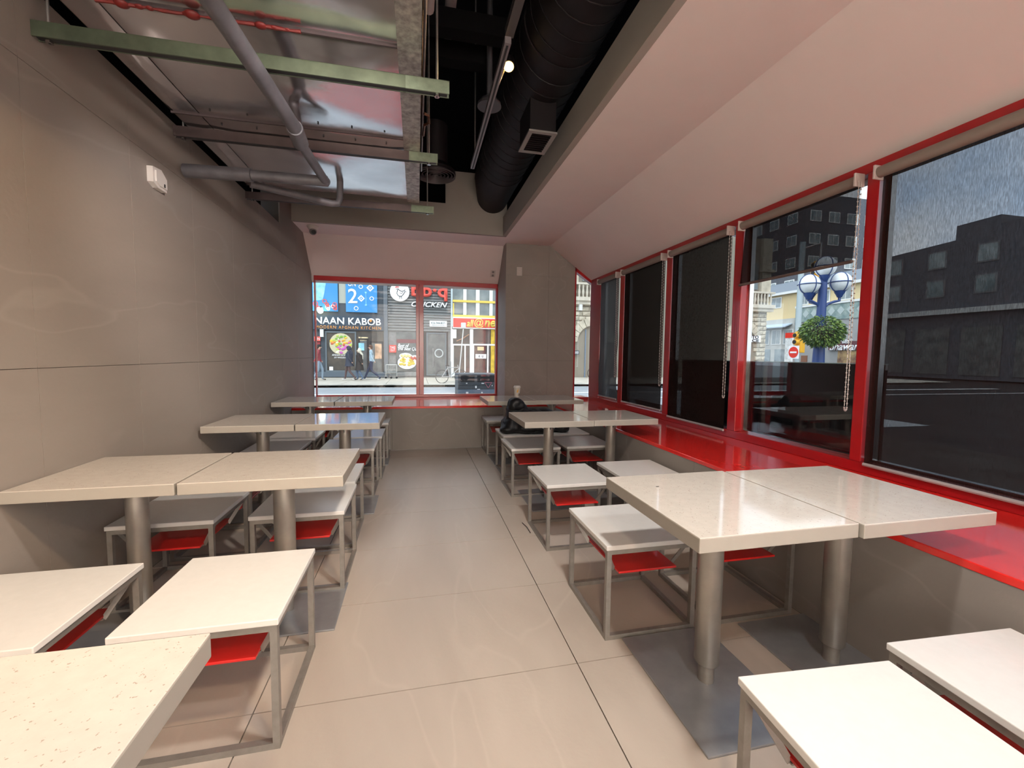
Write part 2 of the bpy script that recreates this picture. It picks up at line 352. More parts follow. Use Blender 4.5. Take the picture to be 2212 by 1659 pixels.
# ------------------------------------------------------------------ windows
w1 = empty('window_1', (-.1, YW, ZS), kind='structure')
def rail(o, *b, m=None): MB().cbox(*b, .004).build('frame', m or m_red, o)
x0, x1, zt = -1.53, 1.32, 2.44
rail(w1, x0, x1, YW, YW+.09, ZS, ZS+.045); rail(w1, x0, x1, YW, YW+.09, zt-.04, zt+.03)
rail(w1, x0, x0+.012, YW, YW+.09, ZS+.045, zt-.04); rail(w1, x1-.03, x1, YW, YW+.09, ZS+.045, zt-.04)
MB().cbox(-.015, .035, YW-.005, YW+.09, ZS+.04, zt-.038, .004).cbox(.037, .105, YW-.005, YW+.09, ZS+.04, zt-.038, .004).build('mullion', m_red, w1)
for a, b in ((x0+.012, -.015), (.105, x1-.03)):
    MB().box(a, b, YW+.05, YW+.056, ZS+.045, zt-.04).build('pane', m_glass, w1)
w2 = empty('window_2', (2.56, YP, ZS), kind='structure')
def ztop(x): return 2.675-(x-2.43)*.66
MB().box(2.43, 2.455, YP, YP+.09, ZS, ztop(2.43)).box(2.43, 2.70, YP, YP+.09, ZS, ZS+.04).prism([(2.43, ztop(2.43)-.05), (2.72, ztop(2.72)-.05), (2.72, ztop(2.72)+.02), (2.43, ztop(2.43)+.02)], YP, YP+.09).build('frame', m_red, w2)
MB().prism([(2.45, ZS+.04), (2.70, ZS+.04), (2.70, ztop(2.70)-.05), (2.45, ztop(2.45)-.05)], YP+.05, YP+.056).build('pane', m_glass, w2)
posts = [(6.40, 6.02), (5.385, 5.27), (4.285, 4.19), (3.25, 3.155), (2.145, 2.075), (.86, .79), (-.5, -.57), (-1.8, -1.87), (-3.3, -3.6)]
struct(MB().cbox(XW, XW+.12, YB, 6.40, ZS, .655, .004).cbox(XW, XW+.12, YB, 6.40, 2.43, 2.50, .004).build('trim_3', m_red))
for a, b in posts: struct(MB().cbox(XW-.003, XW+.12, a, b, .655, 2.43, .004).build('trim_4', m_red))
for i in range(len(posts)-1):
    a, b = posts[i][1], posts[i+1][0]
    w = empty('window_%d' % (i+3), (XW+.08, (a+b)/2, .66), kind='structure')
    MB().box(XW+.088, XW+.094, a, b, .655, 2.43).build('pane', m_glass, w)
    MB().box(XW+.07, XW+.11, a, a-.018, .655, 2.43).box(XW+.07, XW+.11, b, b+.018, .655, 2.43).box(XW+.07, XW+.11, a-.018, b+.018, .655, .67).build('glazing_bead', m_chrome, w)
# ------------------------------------------------------------------ roller blinds
def blind(ya, yb, zb, fabric, label, chain=None, skew=0, wr=0):
    r = empty('roller_blind', (XW-.04, (ya+yb)/2, 2.38), label, 'blind', 'roller blinds on the right windows')
    X = XW-.012
    MB().tube([(X-.028, ya, 2.395), (X-.028, yb, 2.395)], .033, 14).build('roller', pm('roller_cover', (.20, .165, .14), .5), r, True)
    ny, nz_ = 14, 20; vs = []; fs = []
    for j in range(nz_+1):
        for i in range(ny+1):
            u, t = i/ny, j/nz_
            y = ya+(yb-ya)*u + (-.012 if ya > yb else .012)*0; z = 2.385+(zb-2.385)*t
            dx = -skew*t+wr*(sin(9*u+14*t+2*sin(5*u))*.5+.5*sin(23*t*u+4*t))*t*t + .003*sin(6*u)*t
            vs.append((X+dx, y, z))
    for j in range(nz_):
        for i in range(ny): k = j*(ny+1)+i; fs.append((k, k+1, k+ny+2, k+ny+1))
    m = MB(); m.add(vs, fs); f = m.build('fabric', fabric, r, True)
    MB().tube([(X-skew-.004, ya, zb), (X-skew-.004, yb, zb)], .011, 8).build('bottom_bar', pm('blind_bar', (.10, .075, .065), .45) if zb > 1 else m_pipel, r, True)
    for y in (ya+.008, yb-.008):
        MB().cbox(X-.066, X+.01, y-.006, y+.006, 2.355, 2.435, .003).build('bracket', m_plastic, r)
    if chain is not None:
        y = yb-.004; c_ = MB()
        for dx, ph in ((-.048, 0), (-.028, .5)):
            n = int((2.38-chain)/.03)
            for k in range(n): c_.ball((X+dx, y-.02, 2.38-(k+ph)*.03), .0055, n=4, m=5)
            c_.tube([(X+dx, y-.02, 2.38), (X+dx, y-.02, chain+.02)], .0022, 4)
        for k in range(7): t = pi*k/6; c_.ball((X-.038+.010*cos(t), y-.02, chain+.01-.02*sin(t)), .0055, n=4, m=5)
        c_.build('bead_chain', m_beads, r)
    return r
blind(5.99, 5.40, .70, m_screen2, 'wrinkled grey roller blind in the corner window, narrowest of the row', 1.02, 0, .018)
blind(5.235, 4.30, .69, m_screen, 'dark roller blind beside the wrinkled grey one, white poster showing under its hem', .98)
blind(4.155, 3.275, .645, m_screen, 'dark roller blind fully lowered, between the poster window and the half-open one', .95)
bd = blind(3.125, 2.175, 1.905, m_screen, 'half-raised dark roller blind with the street lamp visible below it', .98, .03)
MB().box(XW-.052, XW-.048, 2.36, 2.42, 1.90, 1.915).build('label_tag', m_plastic, bd)
blind(2.045, .90, .650, m_screen, 'large dark roller blind nearest the camera, sky showing through its upper part')
# ------------------------------------------------------------------ tables
def make_table(px, py):
    r = empty('table', (0, 0, 0))
    W_, D_, T, TH = .303, .312, .755, .048
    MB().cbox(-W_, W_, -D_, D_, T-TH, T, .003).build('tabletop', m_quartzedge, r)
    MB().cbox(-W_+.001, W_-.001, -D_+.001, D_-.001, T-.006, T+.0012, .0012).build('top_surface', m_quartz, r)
    s = MB(); s.box(-.16, .16, -.022, .022, T-TH-.012, T-TH)
    s.box(-.022, .022, -.16, .16, T-TH-.012, T-TH)
    for a, b in ((1, 0), (-1, 0), (0, 1), (0, -1)):
        s.add([(a*.04+b*.004, b*.04+a*.004, T-TH-.012), (a*.04-b*.004, b*.04-a*.004, T-TH-.012), (a*.12+b*.004, b*.12+a*.004, T-TH-.012), (a*.12-b*.004, b*.12-a*.004, T-TH-.012), (a*.04+b*.004, b*.04+a*.004, T-TH-.07), (a*.04-b*.004, b*.04-a*.004, T-TH-.07)],
              [(0, 1, 3, 2), (4, 5, 1, 0), (4, 2, 3, 5), (0, 2, 4), (1, 5, 3)])
    s.build('support_spider', m_plate, r)
    MB()._lathe([(.043, .085), (.046, .09), (.046, T-TH-.012)], (0, 0, 0), 28).build('column', m_column, r, True)
    MB()._lathe([(.030, .008), (.030, .088)], (0, 0, 0), 20).build('column_foot', m_frame, r, True)
    MB().cbox(-px, px, -py, py, 0, .009, .002).build('base_plate', m_plate, r)
    return r
TL = make_table(.245, .232); TR = make_table(.215, .285)
tabs = [  # x0,x1,y0,y1, proto, label
 (-1.00, -.392, .262, .895, TL, 'speckled quartz table nearest the camera at the lower left corner'),
 (-.965, -.322, 1.965, 2.530, TL, 'beige quartz table on the left of the aisle, daylight smear on its right corner'),
 (-1.556, -.975, 1.965, 2.530, TL, 'beige quartz table against the left wall, in the second row from the camera'),
 (-.897, -.287, 3.435, 4.045, TL, 'glossy table beside the aisle on the left, mirroring the blue banners'),
 (-1.525, -.905, 3.435, 4.045, TL, 'table against the left wall in the third row from the camera'),
 (-.890, -.277, 4.985, 5.62, TL, 'farthest left aisle table, mirroring the kebab shop sign below the end window'),
 (-1.535, -.902, 4.985, 5.62, TL, 'farthest table against the left wall, below the left end of the end window'),
 (.826, 1.426, 1.085, 1.735, TR, 'glossy grey quartz table right of the aisle, nearest the camera, sky mirrored in it'),
 (1.432, 2.03, 1.072, 1.722, TR, 'nearest table against the red window sill on the right, joined to the glossy one'),
 (.845, 1.444, 3.285, 3.905, TR, 'right-hand aisle table with the black jacket on the stool behind it'),
 (1.450, 2.045, 3.295, 3.905, TR, 'right-hand table in front of the blinds, second from the camera along the sill'),
 (.800, 1.392, 4.83, 5.50, TR, 'farthest right-hand table with the paper cup standing on it'),
 (1.396, 1.985, 4.85, 5.52, TR, 'farthest right-hand table beside the sill, under the narrow window')]
used = set()
for x0, x1, y0, y1, p, lab in tabs:
    t = p if p not in used else copy_tree(p); used.add(p)
    t.location = ((x0+x1)/2, (y0+y1)/2, 0); t.scale = ((x1-x0)/.606, (y1-y0)/.624, 1)
    tag(t, lab, 'table', 'square quartz tables on pedestal bases')
# ------------------------------------------------------------------ stools
def make_stool():
    r = empty('stool', (0, 0, 0)); w, d, h, q = .235, .245, .447, .022
    MB().cbox(-w, w, -d, d, h-.022, h, .003).build('seat', m_white, r)
    t = MB(); zt = h-.022-q/2; a, b = w-.006-q/2, d-.006-q/2
    for s in (-1, 1):
        t.bar((s*a, -b-q/2, zt), (s*a, b+q/2, zt), q, q); t.bar((-a+q/2, s*b, zt), (a-q/2, s*b, zt), q, q)
    t.build('seat_frame', m_frame, r)
    f = MB()
    for s in (-1, 1):
        f.bar((s*a, -b-q/2, q/2), (s*a, b+q/2, q/2), q, q); f.bar((-a+q/2, s*b, q/2), (a-q/2, s*b, q/2), q, q)
    f.build('floor_rail', m_frame, r)
    for i in (-1, 1):
        for j in (-1, 1):
            MB().bar((i*a, j*b, q), (i*a, j*b, h-.022-q), q, q).build('leg', m_frame, r)
    zt0 = .288
    for j in (-1, 1):
        y = j*.150; m = MB()
        for s in (-1, 1): m.bar((s*(a-.006), y+j*.035, h-.05), (s*.150, y, zt0-.004), .018, .005, (0, 1, 0))
        m.bar((-.152, y, zt0-.004), (.152, y, zt0-.004), .018, .005, (0, 0, 1))
        m.build('tray_hanger', m_frame, r)
    MB().cbox(-.150, .150, -.200, .200, zt0, zt0+.010, .002).build('bag_tray', m_redtray, r)['label'] = 'red tray under the seat'
    return r
ST = make_stool(); first = True
stools = [  # xc, y0, y1, rot, label
 (-.673, 1.435, 1.945, 0, 'cream-topped stool beside the speckled table, nearest the camera on the left aisle'),
 (-1.313, 1.43, 1.94, 0, 'cream-topped stool against the left wall, nearest the camera'),
 (-.623, 2.385, 2.875, 0, 'stool half under the second-row table on the left, beside the aisle'),
 (-1.245, 2.375, 2.85, 0, 'stool half under the second-row table on the left, by the wall'),
 (-.640, 2.925, 3.42, 0, 'left aisle stool just in front of the third-row table'),
 (-1.262, 2.925, 3.42, 0, 'left wall stool just in front of the third-row table'),
 (-.612, 3.93, 4.42, 0, 'left aisle stool directly behind the third-row table'),
 (-1.242, 3.93, 4.42, 0, 'left wall stool directly behind the third-row table'),
 (-.590, 4.50, 4.98, 0, 'left aisle stool in front of the farthest table'),
 (-1.225, 4.50, 4.98, 0, 'left wall stool in front of the farthest table'),
 (-.580, 5.36, 5.82, 0, 'left aisle stool against the end wall, pale blue reflection on its seat'),
 (-1.215, 5.36, 5.82, 0, 'left wall stool against the end wall'),
 (1.052, .43, .905, -.075, 'white stool at the bottom edge of the photo, right of the aisle'),
 (1.600, .445, .935, -.055, 'white stool in the lower right corner, against the low wall'),
 (1.062, 1.708, 2.20, 0, 'white stool tucked behind the glossy near table, blue shade across its front edge'),
 (1.625, 1.708, 2.20, 0, 'stool under the near sill table, only its red tray and rails showing'),
 (1.062, 2.61, 3.11, 0, 'white stool beside the aisle with a bright red tray, right side second row'),
 (1.640, 2.64, 3.13, 0, 'pale blue-lit white stool beside the low wall, right side second row'),
 (1.065, 3.70, 4.20, 0, 'grey-lit stool partly behind the column of the second right-hand table'),
 (1.600, 3.71, 4.21, 0, 'grey-lit stool beside the low wall in front of the jacket'),
 (1.115, 4.315, 4.80, 0, 'stool carrying the left part of the black jacket'),
 (1.610, 4.315, 4.80, 0, 'stool carrying the sleeve end of the black jacket'),
 (1.105, 5.36, 5.82, 0, 'right aisle stool against the end wall, pale blue seat'),
 (1.640, 5.36, 5.82, 0, 'stool in the corner of the end wall and the low right wall')]
for xc, y0, y1, rot, lab in stools:
    t = ST if first else copy_tree(ST); first = False
    t.location = (xc, (y0+y1)/2, 0); t.scale = (1, (y1-y0)/.49, 1); t.rotation_euler.z = rot
    tag(t, lab, 'stool', 'backless stools with red trays')
#--PART2--
# ------------------------------------------------------------------ services in the open ceiling
DZ = 2.74
du = empty('sheet_metal_duct', (-.72, 1.8, DZ), 'large shiny galvanised rectangular duct hung along the left wall, crumpled underside', 'duct')
sx = [-1.435, -1.285, -.045]; ys = [-3.4, -2.3, -1.15, 0.0, 1.08, 2.17, 3.05, 4.20]
for i in range(7):
    y0, y1 = ys[i]+.006, ys[i+1]-.006
    for k in range(2):
        xa, xb = sx[k]+.003, sx[k+1]-.003; N = 10; vs = []; fs = []; amp = .028 if k else .006
        for a in range(N+1):
            for b in range(N+1):
                u, t = a/N, b/N; dd = min(1-abs(2*u-1), 1-abs(2*t-1)); cx = abs((2*u-1))-abs((2*t-1))
                vs.append((xa+(xb-xa)*u, y0+(y1-y0)*t, DZ-amp*dd-amp*.35*max(0, 1-abs(cx)*4)*(dd)+.004*sin(7*u+5*t+i)*dd))
        for a in range(N):
            for b in range(N): q = a*(N+1)+b; fs.append((q, q+1, q+N+2, q+N+1))
        m = MB(); m.add(vs, fs); m.build('duct_panel', m_galv, du, True)
    MB().box(-1.435, -1.425, y0, y1, DZ, DZ+.42).box(-.055, -.045, y0, y1, DZ, DZ+.42).box(-1.435, -.045, y0, y1, DZ+.41, DZ+.42).build('duct_side', m_dustshade, du)  # side sheets coloured dark, painting shade into the gap beside the wall
for y in ys[1:-1]: MB().box(-1.44, -.04, y-.005, y+.005, DZ-.010, DZ+.004).build('duct_seam', pm('seam_dark', (.05, .035, .038), .6), du)
MB().box(-1.435, -.045, 4.19, 4.20, DZ, DZ+.42).build('duct_end', m_galvd, du)
MB().box(-.085, .03, -3.4, 4.24, DZ-.012, DZ-.004).box(.026, .03, -3.4, 4.24, DZ-.012, DZ+.06).build('edge_flange', pm('mottled_zinc', (.34, .33, .31), .5, metal=.6, noise=.45, nscale=26), du)
MB().box(-1.50, -1.47, -3.4, 3.0, DZ+.12, DZ+.16).build('dusty_ledge', m_dustshade, du)
s = MB()
for y in (2.97, 3.13):
    for x in [-1.2+.2*k for k in range(6)]: s.ball((x, y, DZ-.008), .006, n=4, m=5)
o = s.build('screw_heads', m_ink, du); o['kind'] = 'stuff'
a, b = onz(205, -2, DZ-.02), onz(650, 68, DZ-.02); rng = random.Random(3)
s = MB(); s.tube([(a.x+(b.x-a.x)*k/16, a.y+(b.y-a.y)*k/16, DZ-.022+rng.uniform(-.002, .002)) for k in range(17)], [.003+rng.uniform(0, .006) for k in range(17)], 6)
for t, r in ((.12, .022), (.2, .013), (.25, .012), (.45, .024), (.42, .012), (.79, .02), (.86, .012), (.93, .010)):
    s.ball((a.x+(b.x-a.x)*t, a.y+(b.y-a.y)*t, DZ-.022), r*1.3, r, r*.6)
s.build('red_sealant', m_redwax, du, True)
def channel(x0, y0, x1, y1, z, label, mat, mat2):
    r = empty('strut_channel', ((x0+x1)/2, (y0+y1)/2, z), label, 'metal channel', 'trapeze channels under the duct')
    def seg(xa, xb, m):
        f = lambda x: y0+(y1-y0)*(x-x0)/(x1-x0)
        k = MB(); h = .062; w = .041
        for (dy, z0, z1, t) in ((-w/2, z, z+h, .003), (w/2-.003, z, z+h, .003)):
            k.add([(xa, f(xa)+dy, z0), (xb, f(xb)+dy, z0), (xb, f(xb)+dy+t, z0), (xa, f(xa)+dy+t, z0), (xa, f(xa)+dy, z1), (xb, f(xb)+dy, z1), (xb, f(xb)+dy+t, z1), (xa, f(xa)+dy+t, z1)],
                  [(0, 3, 2, 1), (4, 5, 6, 7), (0, 1, 5, 4), (1, 2, 6, 5), (2, 3, 7, 6), (3, 0, 4, 7)])
        k.bar((xa, f(xa), z+h-.0015), (xb, f(xb), z+h-.0015), w, .003)
        k.bar((xa, f(xa)-.0165, z+.0015), (xb, f(xb)-.0165, z+.0015), .006, .003); k.bar((xa, f(xa)+.0165, z+.0015), (xb, f(xb)+.0165, z+.0015), .006, .003)
        return k.build('channel_length', m, r)
    xm = -.05
    seg(x0, xm, mat); seg(xm, x1, mat2)
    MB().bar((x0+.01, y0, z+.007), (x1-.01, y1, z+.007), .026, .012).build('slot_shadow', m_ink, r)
    for x in (x0+.05, x1-.06):
        yy = y0+(y1-y0)*(x-x0)/(x1-x0)
        MB().tube([(x, yy, z-.012), (x, yy, 4.7 if x > 0 else z+.30)], .0055, 8).build('threaded_rod', m_galvd, r)
        MB()._lathe([(.014, z-.012), (.014, z+.0)], (x, yy, 0), 6).build('nut', m_chrome, r)
channel(-1.558, 2.27, .163, 2.262, 2.60, 'nearest green zinc channel crossing under the duct', m_green, pm('green_zinc_bright', (.20, .25, .18), .4, metal=.55, noise=.2, nscale=20))
channel(-1.505, 3.22, .149, 3.209, 2.665, 'middle reddish brown channel crossing under the duct', m_maroon, pm('green_zinc_bright', (.20, .25, .18)))
channel(-1.489, 4.34, .164, 4.325, 2.665, 'farthest channel crossing under the duct, beside the pipe elbow', m_maroon, pm('green_zinc_bright', (.20, .25, .18)))
pp = empty('sprinkler_pipe', (-.68, 2.4, 2.5), 'grey sprinkler pipework running diagonally below the duct to the left wall', 'pipe')
p = onz(455, 0, 2.53); q = onz(636, 275, 2.53); q2 = onz(650, 310, 2.53); e = onz(703, 392, 2.53)
back = p+(p-q)*1.6
MB().tube([back, q], .037, 16).build('main_pipe', m_pipe, pp, True)
MB().tube([q, q2], .043, 16).build('coupling', m_pipe, pp, True)
MB().tube([q2, e], .029, 14).build('branch_pipe', m_pipe, pp, True)
MB().ball(e, .034).build('elbow', m_pipe, pp, True)
l = onz(396, 368, 2.53); rr = onz(708, 392, 2.53); l.x = -1.545
MB().tube([l, (-1.12, rr.y+.015, 2.53)], .044, 16).tube([(-1.12, rr.y+.015, 2.53), rr], .036, 16).build('cross_pipe', m_pipe, pp, True)
s1, s2 = onz(540, 397, 2.53), onz(718, 440, 2.53)
MB().tube([s1, s2, s2+Vector((.04, .01, .01)), s2+Vector((.055, .02, .05)), s2+Vector((.055, .05, .2))], .026, 14).build('drop_pipe', m_pipe, pp, True)
t0 = onz(633, 215, DZ-.01); t1 = onz(648, 302, 2.56)
MB().tube([t0, t1], .027, 12).build('riser', pm('dark_pipe', (.07, .065, .075), .5), pp, True)
MB()._lathe([(.034, -.012), (.036, 0), (.034, .012)], tuple(t0), 12).build('rusty_ring', pm('rust', (.20, .09, .045), .8, noise=.4, nscale=30), pp)
# pipes along the right edge of the duct
def ypipe(name, px, z, r, mat, lab, cat='pipe', y1=None, grp='thin pipes along the right edge of the duct'):
    q = onz(px, 5, z); o = MB().tube([(q.x, -3.3, z), (q.x, y1 or 4.3, z)], r, 10).build(name, mat, None, True, (q.x, .5, z)); return tag(o, lab, cat, grp)
ypipe('conduit', 884, 2.86, .009, m_copper, 'reddish copper tube nearest the mottled duct edge')
ypipe('conduit', 893, 2.90, .013, m_galvd, 'thin grey conduit between the copper tubes beside the duct')
ypipe('conduit', 908, 2.92, .014, m_copper, 'thicker copper tube with a U-bend, right of the duct')
ypipe('conduit', 919, 3.05, .008, m_galvd, 'slim steel tube outermost of the bundle right of the duct')
ypipe('water_pipe', 927, 3.25, .030, m_pipel, 'pale grey pipe ending above the nearest green channel', y1=2.6, grp=None)
ypipe('drain_pipe', 974, 3.9, .042, m_pipel, 'pale pipe crossed by black bars in the ceiling void', y1=3.7, grp=None)
for px, py in ((965, 53), (960, 118)):
    q = onz(px, py, 3.72); tag(MB().box(q.x-.2, q.x+.5, q.y-.06, q.y+.06, 3.66, 3.80).build('ceiling_beam', m_black, None, False, (q.x, q.y, 3.66)), 'black painted bar crossing the pale pipe in the ceiling void', 'beam', 'black bars in the ceiling void')
q = onz(916, 245, 2.95)
tag(MB().tube([q, q+Vector((.03, .02, 0)), q+Vector((.035, .10, -.01)), q+Vector((.005, .13, -.01)), q+Vector((.0, .30, 0))], .010, 8).build('pipe_fitting', m_copper, None, True, q), 'small brass U-shaped fitting hanging beside the duct edge', 'pipe fitting')
# spiral duct
DC = (1.01, 3.59); DR = .28
sd = empty('spiral_duct', (DC[0], 2, DC[1]-DR), 'black painted spiral duct in the ceiling opening, running to the end wall', 'duct')
MB().tube([(DC[0], -3.4, DC[1]), (DC[0], 5.2, DC[1])], DR, 40).build('duct_tube', m_blackduct, sd, True)
MB().tube([(DC[0], 5.2, DC[1]), (DC[0]+.0, 5.62, DC[1]-.02), (DC[0]+.03, 6.07, DC[1]-.11)], [DR+.006, DR-.005, DR-.07], 36).build('duct_reducer', m_blackduct, sd, True)
pts = [(DC[0]+(DR+.002)*cos(t*2*pi/22), -1.5+t/22*.152, DC[1]+(DR+.002)*sin(t*2*pi/22)) for t in range(22*44)]
MB().tube(pts, .0055, 5).build('spiral_seam', m_blackduct, sd, True)
for y in (3.02, 5.18): MB().tube([(DC[0], y-.05, DC[1]), (DC[0], y+.05, DC[1])], DR+.01, 36).build('collar', m_blackduct, sd, True)
MB().box(.885, 1.10, 3.40, 3.75, 3.09, 3.42).build('branch_box', m_blackduct, sd)
g = MB().box(.875, .91, 3.39, 3.76, 3.075, 3.09).box(1.075, 1.11, 3.39, 3.76, 3.075, 3.09).box(.91, 1.075, 3.39, 3.425, 3.075, 3.09).box(.91, 1.075, 3.725, 3.76, 3.075, 3.09).build('grille_frame', m_greyplastic, sd)
for k in range(9): MB().bar((.91, 3.445+.034*k, 3.084), (1.075, 3.445+.034*k, 3.084), .004, .016, (0, .5, 1)).build('grille_slat', m_blackduct, sd)
# round diffuser, dome, strut with spot lamp, rod and cable
d = empty('round_diffuser', (.19, 4.52, 3.10), 'black round ceiling diffuser with concentric rings beside the duct end', 'diffuser')
for r in (.03, .065, .10, .135, .17, .20): MB()._lathe([(r-.012, .02), (r, .0), (r+.003, .004), (r-.008, .026)], (.19, 4.52, 3.10), 32).build('ring', pm('diffuser_paint', (.05, .042, .046), .5), d, True)
MB()._lathe([(.205, .02), (.20, .05), (.12, .12), (.12, .5)], (.19, 4.52, 3.10), 28).build('neck', m_blackduct, d, True)
dq = tuple(onz(1057, 231, 3.28))
tag(MB()._lathe([(.096, 0), (.092, .026), (.064, .06), (.024, .085), (.018, 1.4)], dq, 28).build('dome_sensor', pm('dome_grey', (.06, .058, .065), .4), None, True, dq), 'dark grey dome hanging in the ceiling void between strut and spiral duct', 'dome')
st = empty('lamp_track', (.522, 3.4, 3.1), 'grey slotted metal strut hanging beside the spiral duct', 'metal channel')
MB().bar((.522, 2.54, 3.12), (.533, 4.26, 3.12), .038, .038).build('strut', pm('strut_zinc', (.24, .22, .23), .4, metal=.5), st)
MB().bar((.522, 2.56, 3.099), (.533, 4.24, 3.099), .012, .004).build('slot', m_ink, st)
MB().bar((.54, -3, 3.2), (.54, 2.6, 3.2), .05, .05).build('rear_strut', pm('strut_dark', (.05, .045, .045), .5), st)
MB().tube([(.55, 4.2, 3.13), (.55, 4.2, 4.7)], .0065, 8).build('hanger_rod', m_galvd, st)
lp = at(1099, 143, 3.05)
sl = empty('spot_lamp', lp, 'small lit warm spot lamp beside the spiral duct', 'lamp')
dv = (CP-lp).normalized()*.6+Vector((0, -.1, -.8)); dv.normalize()
MB().tube([lp-dv*.09, lp-dv*.07, lp, lp+dv*.004], [.022, .04, .043, .043], 20).build('housing', m_blackduct, sl, True)
MB().tube([lp+dv*.004, lp+dv*.007], .036, 20).build('lens', pm('lamp_lens', (1, .8, .4), emit=(1, .60, .16), estr=7), sl)
MB().tube([lp-dv*.08, (.545, lp.y, 3.15)], .006, 8).build('bracket', m_galvd, sl)
L_ = bpy.data.lights.new('spot', 'SPOT'); L_.energy = 18; L_.color = (1, .66, .34); L_.spot_size = 2.0; L_.spot_blend = .6; L_.shadow_soft_size = .03
lo = bpy.data.objects.new('spot', L_); COL.objects.link(lo); lo.location = lp+dv*.02; lo.rotation_euler = dv.to_track_quat('-Z', 'Y').to_euler()
k1, k2 = onz(1058, 0, 4.2), at(1060, 112, 3.6)
tag(MB().tube([(k2.x, k2.y, 4.7), k2, k2+Vector((.02, 0, -.05)), k2+Vector((.035, 0, -.02)), k2+Vector((.02, 0, -.07)), k2+Vector((.0, 0, -.08)), k2+Vector((-.01, 0, -.03))], .0045, 6).build('hanging_cable', m_greyplastic, None, True, k2), 'thin grey cable hanging with a small coil from the black void', 'cable')
# ------------------------------------------------------------------ small wall and ceiling devices
cd = empty('security_camera', (-1.35, 6.24, ZC), 'small white dome security camera under the soffit by the left wall', 'camera')
MB()._lathe([(.074, 0), (.076, -.012), (.060, -.035), (.055, -.05)], (-1.35, 6.24, ZC), 24).build('mount', m_plastic, cd, True)
MB().ball((-1.345, 6.22, ZC-.075), .046, n=12, m=20).build('camera_ball', m_greyplastic, cd, True)
MB().tube([(-1.335, 6.195, ZC-.088), (-1.325, 6.165, ZC-.096)], .028, 16).build('lens', m_ink, cd, True)
wb = empty('wall_sensor', (XL, 3.08, 2.35), 'small white hexagonal sensor box high on the left stone wall', 'sensor')
MB().prism([(3.01, 2.305), (3.06, 2.285), (3.15, 2.285), (3.15, 2.37), (3.10, 2.405), (3.01, 2.395)], XL, XL+.032, 'x').build('housing', m_plastic, wb)
MB().prism([(3.03, 2.315), (3.07, 2.30), (3.14, 2.30), (3.14, 2.36), (3.09, 2.39), (3.03, 2.38)], XL+.032, XL+.040, 'x').build('cover', m_plastic, wb)
MB().box(XL+.04, XL+.043, 3.105, 3.115, 2.305, 2.325).build('led_slot', m_ink, wb)
ol = empty('wall_outlet', (1.527, YP, 2.50), 'white double outlet on the stone pier', 'outlet')
MB().cbox(1.486, 1.569, YP-.008, YP, 2.503, 2.630, .003).build('cover_plate', m_plastic, ol)
for z in (2.538, 2.595): MB().cbox(1.509, 1.546, YP-.011, YP-.007, z-.018, z+.018, .003).box(1.519, 1.523, YP-.0115, YP-.0105, z-.006, z+.008).box(1.532, 1.536, YP-.0115, YP-.0105, z-.006, z+.008).build('socket', m_plastic, ol)
nrm = Vector((0, -.605, -.45)).normalized(); pc = Vector((1.21, 6.93, 2.375+ (7.15-6.93)*1.1)) ; pc.z = ZC-(pc.y-6.60)*.605/.55
up = Vector((0, .45, -.605)).normalized(); o2 = empty('soffit_outlet', pc, 'white outlet on the sloping soffit at the right corner of the end window', 'outlet')
def obox(c0, a, b, n, wa, wb_, wn, name, mat, par):
    vs = [c0+a*(i*wa/2)+b*(j*wb_/2)+n*(k*wn) for k in (0, 1) for i, j in ((-1, -1), (1, -1), (1, 1), (-1, 1))]
    m = MB(); m.add(vs, [(0, 3, 2, 1), (4, 5, 6, 7), (0, 1, 5, 4), (1, 2, 6, 5), (2, 3, 7, 6), (3, 0, 4, 7)]); return m.build(name, mat, par)
obox(pc, Vector((1, 0, 0)), up, nrm, .085, .12, .014, 'cover_plate', m_plastic, o2)
for s_ in (-.03, .03): obox(pc+up*s_+nrm*.014, Vector((1, 0, 0)), up, nrm, .036, .036, .003, 'socket', m_greyplastic, o2)
# ------------------------------------------------------------------ jacket, cup, floor wire
def blob(parts, name, mat, vox, amp, zmin, parent=None, origin=(0, 0, 0)):
    m = MB()
    for c_, r in parts: m.ball(c_, *r, n=10, m=14)
    t = m.build(name, mat, parent, True, origin)
    md = t.modifiers.new('r', 'REMESH'); md.mode = 'VOXEL'; md.voxel_size = vox
    sm = t.modifiers.new('s', 'SMOOTH'); sm.iterations = 6
    dg = bpy.context.evaluated_depsgraph_get(); me = bpy.data.meshes.new_from_object(t.evaluated_get(dg)); t.modifiers.clear(); t.data = me; me.name = name
    from mathutils import noise
    for v in me.vertices:
        w = v.co+Vector(WL[t]); n1 = noise.noise(w*9+Vector((0, 0, w.x*6))); n2 = 1-abs(noise.noise(Vector((w.x*16+w.z*18, w.y*12, w.z*14-w.x*8))))*2
        v.co += v.normal*(amp*n1+amp*.7*n2)
        if v.co.z+WL[t][2] < zmin: v.co.z = zmin-WL[t][2]
    for p_ in me.polygons: p_.use_smooth = True
    return t
jk = empty('jacket', (1.3, 4.53, .4485), 'black padded winter jacket heaped over two stools behind the right-hand table', 'jacket')
blob([((1.03, 4.55, .60), (.085, .13, .17)), ((1.00, 4.55, .52), (.10, .17, .10)), ((1.05, 4.55, .765), (.075, .09, .062)), ((1.12, 4.55, .70), (.08, .10, .07)),
      ((1.22, 4.56, .60), (.16, .15, .10)), ((1.38, 4.56, .60), (.16, .14, .10)), ((1.50, 4.55, .57), (.11, .14, .10)), ((1.26, 4.48, .51), (.28, .18, .075)), ((.945, 4.47, .485), (.07, .10, .045)), ((1.56, 4.50, .50), (.10, .16, .06))],
     'body', m_jacket, .016, .012, .4485, jk)
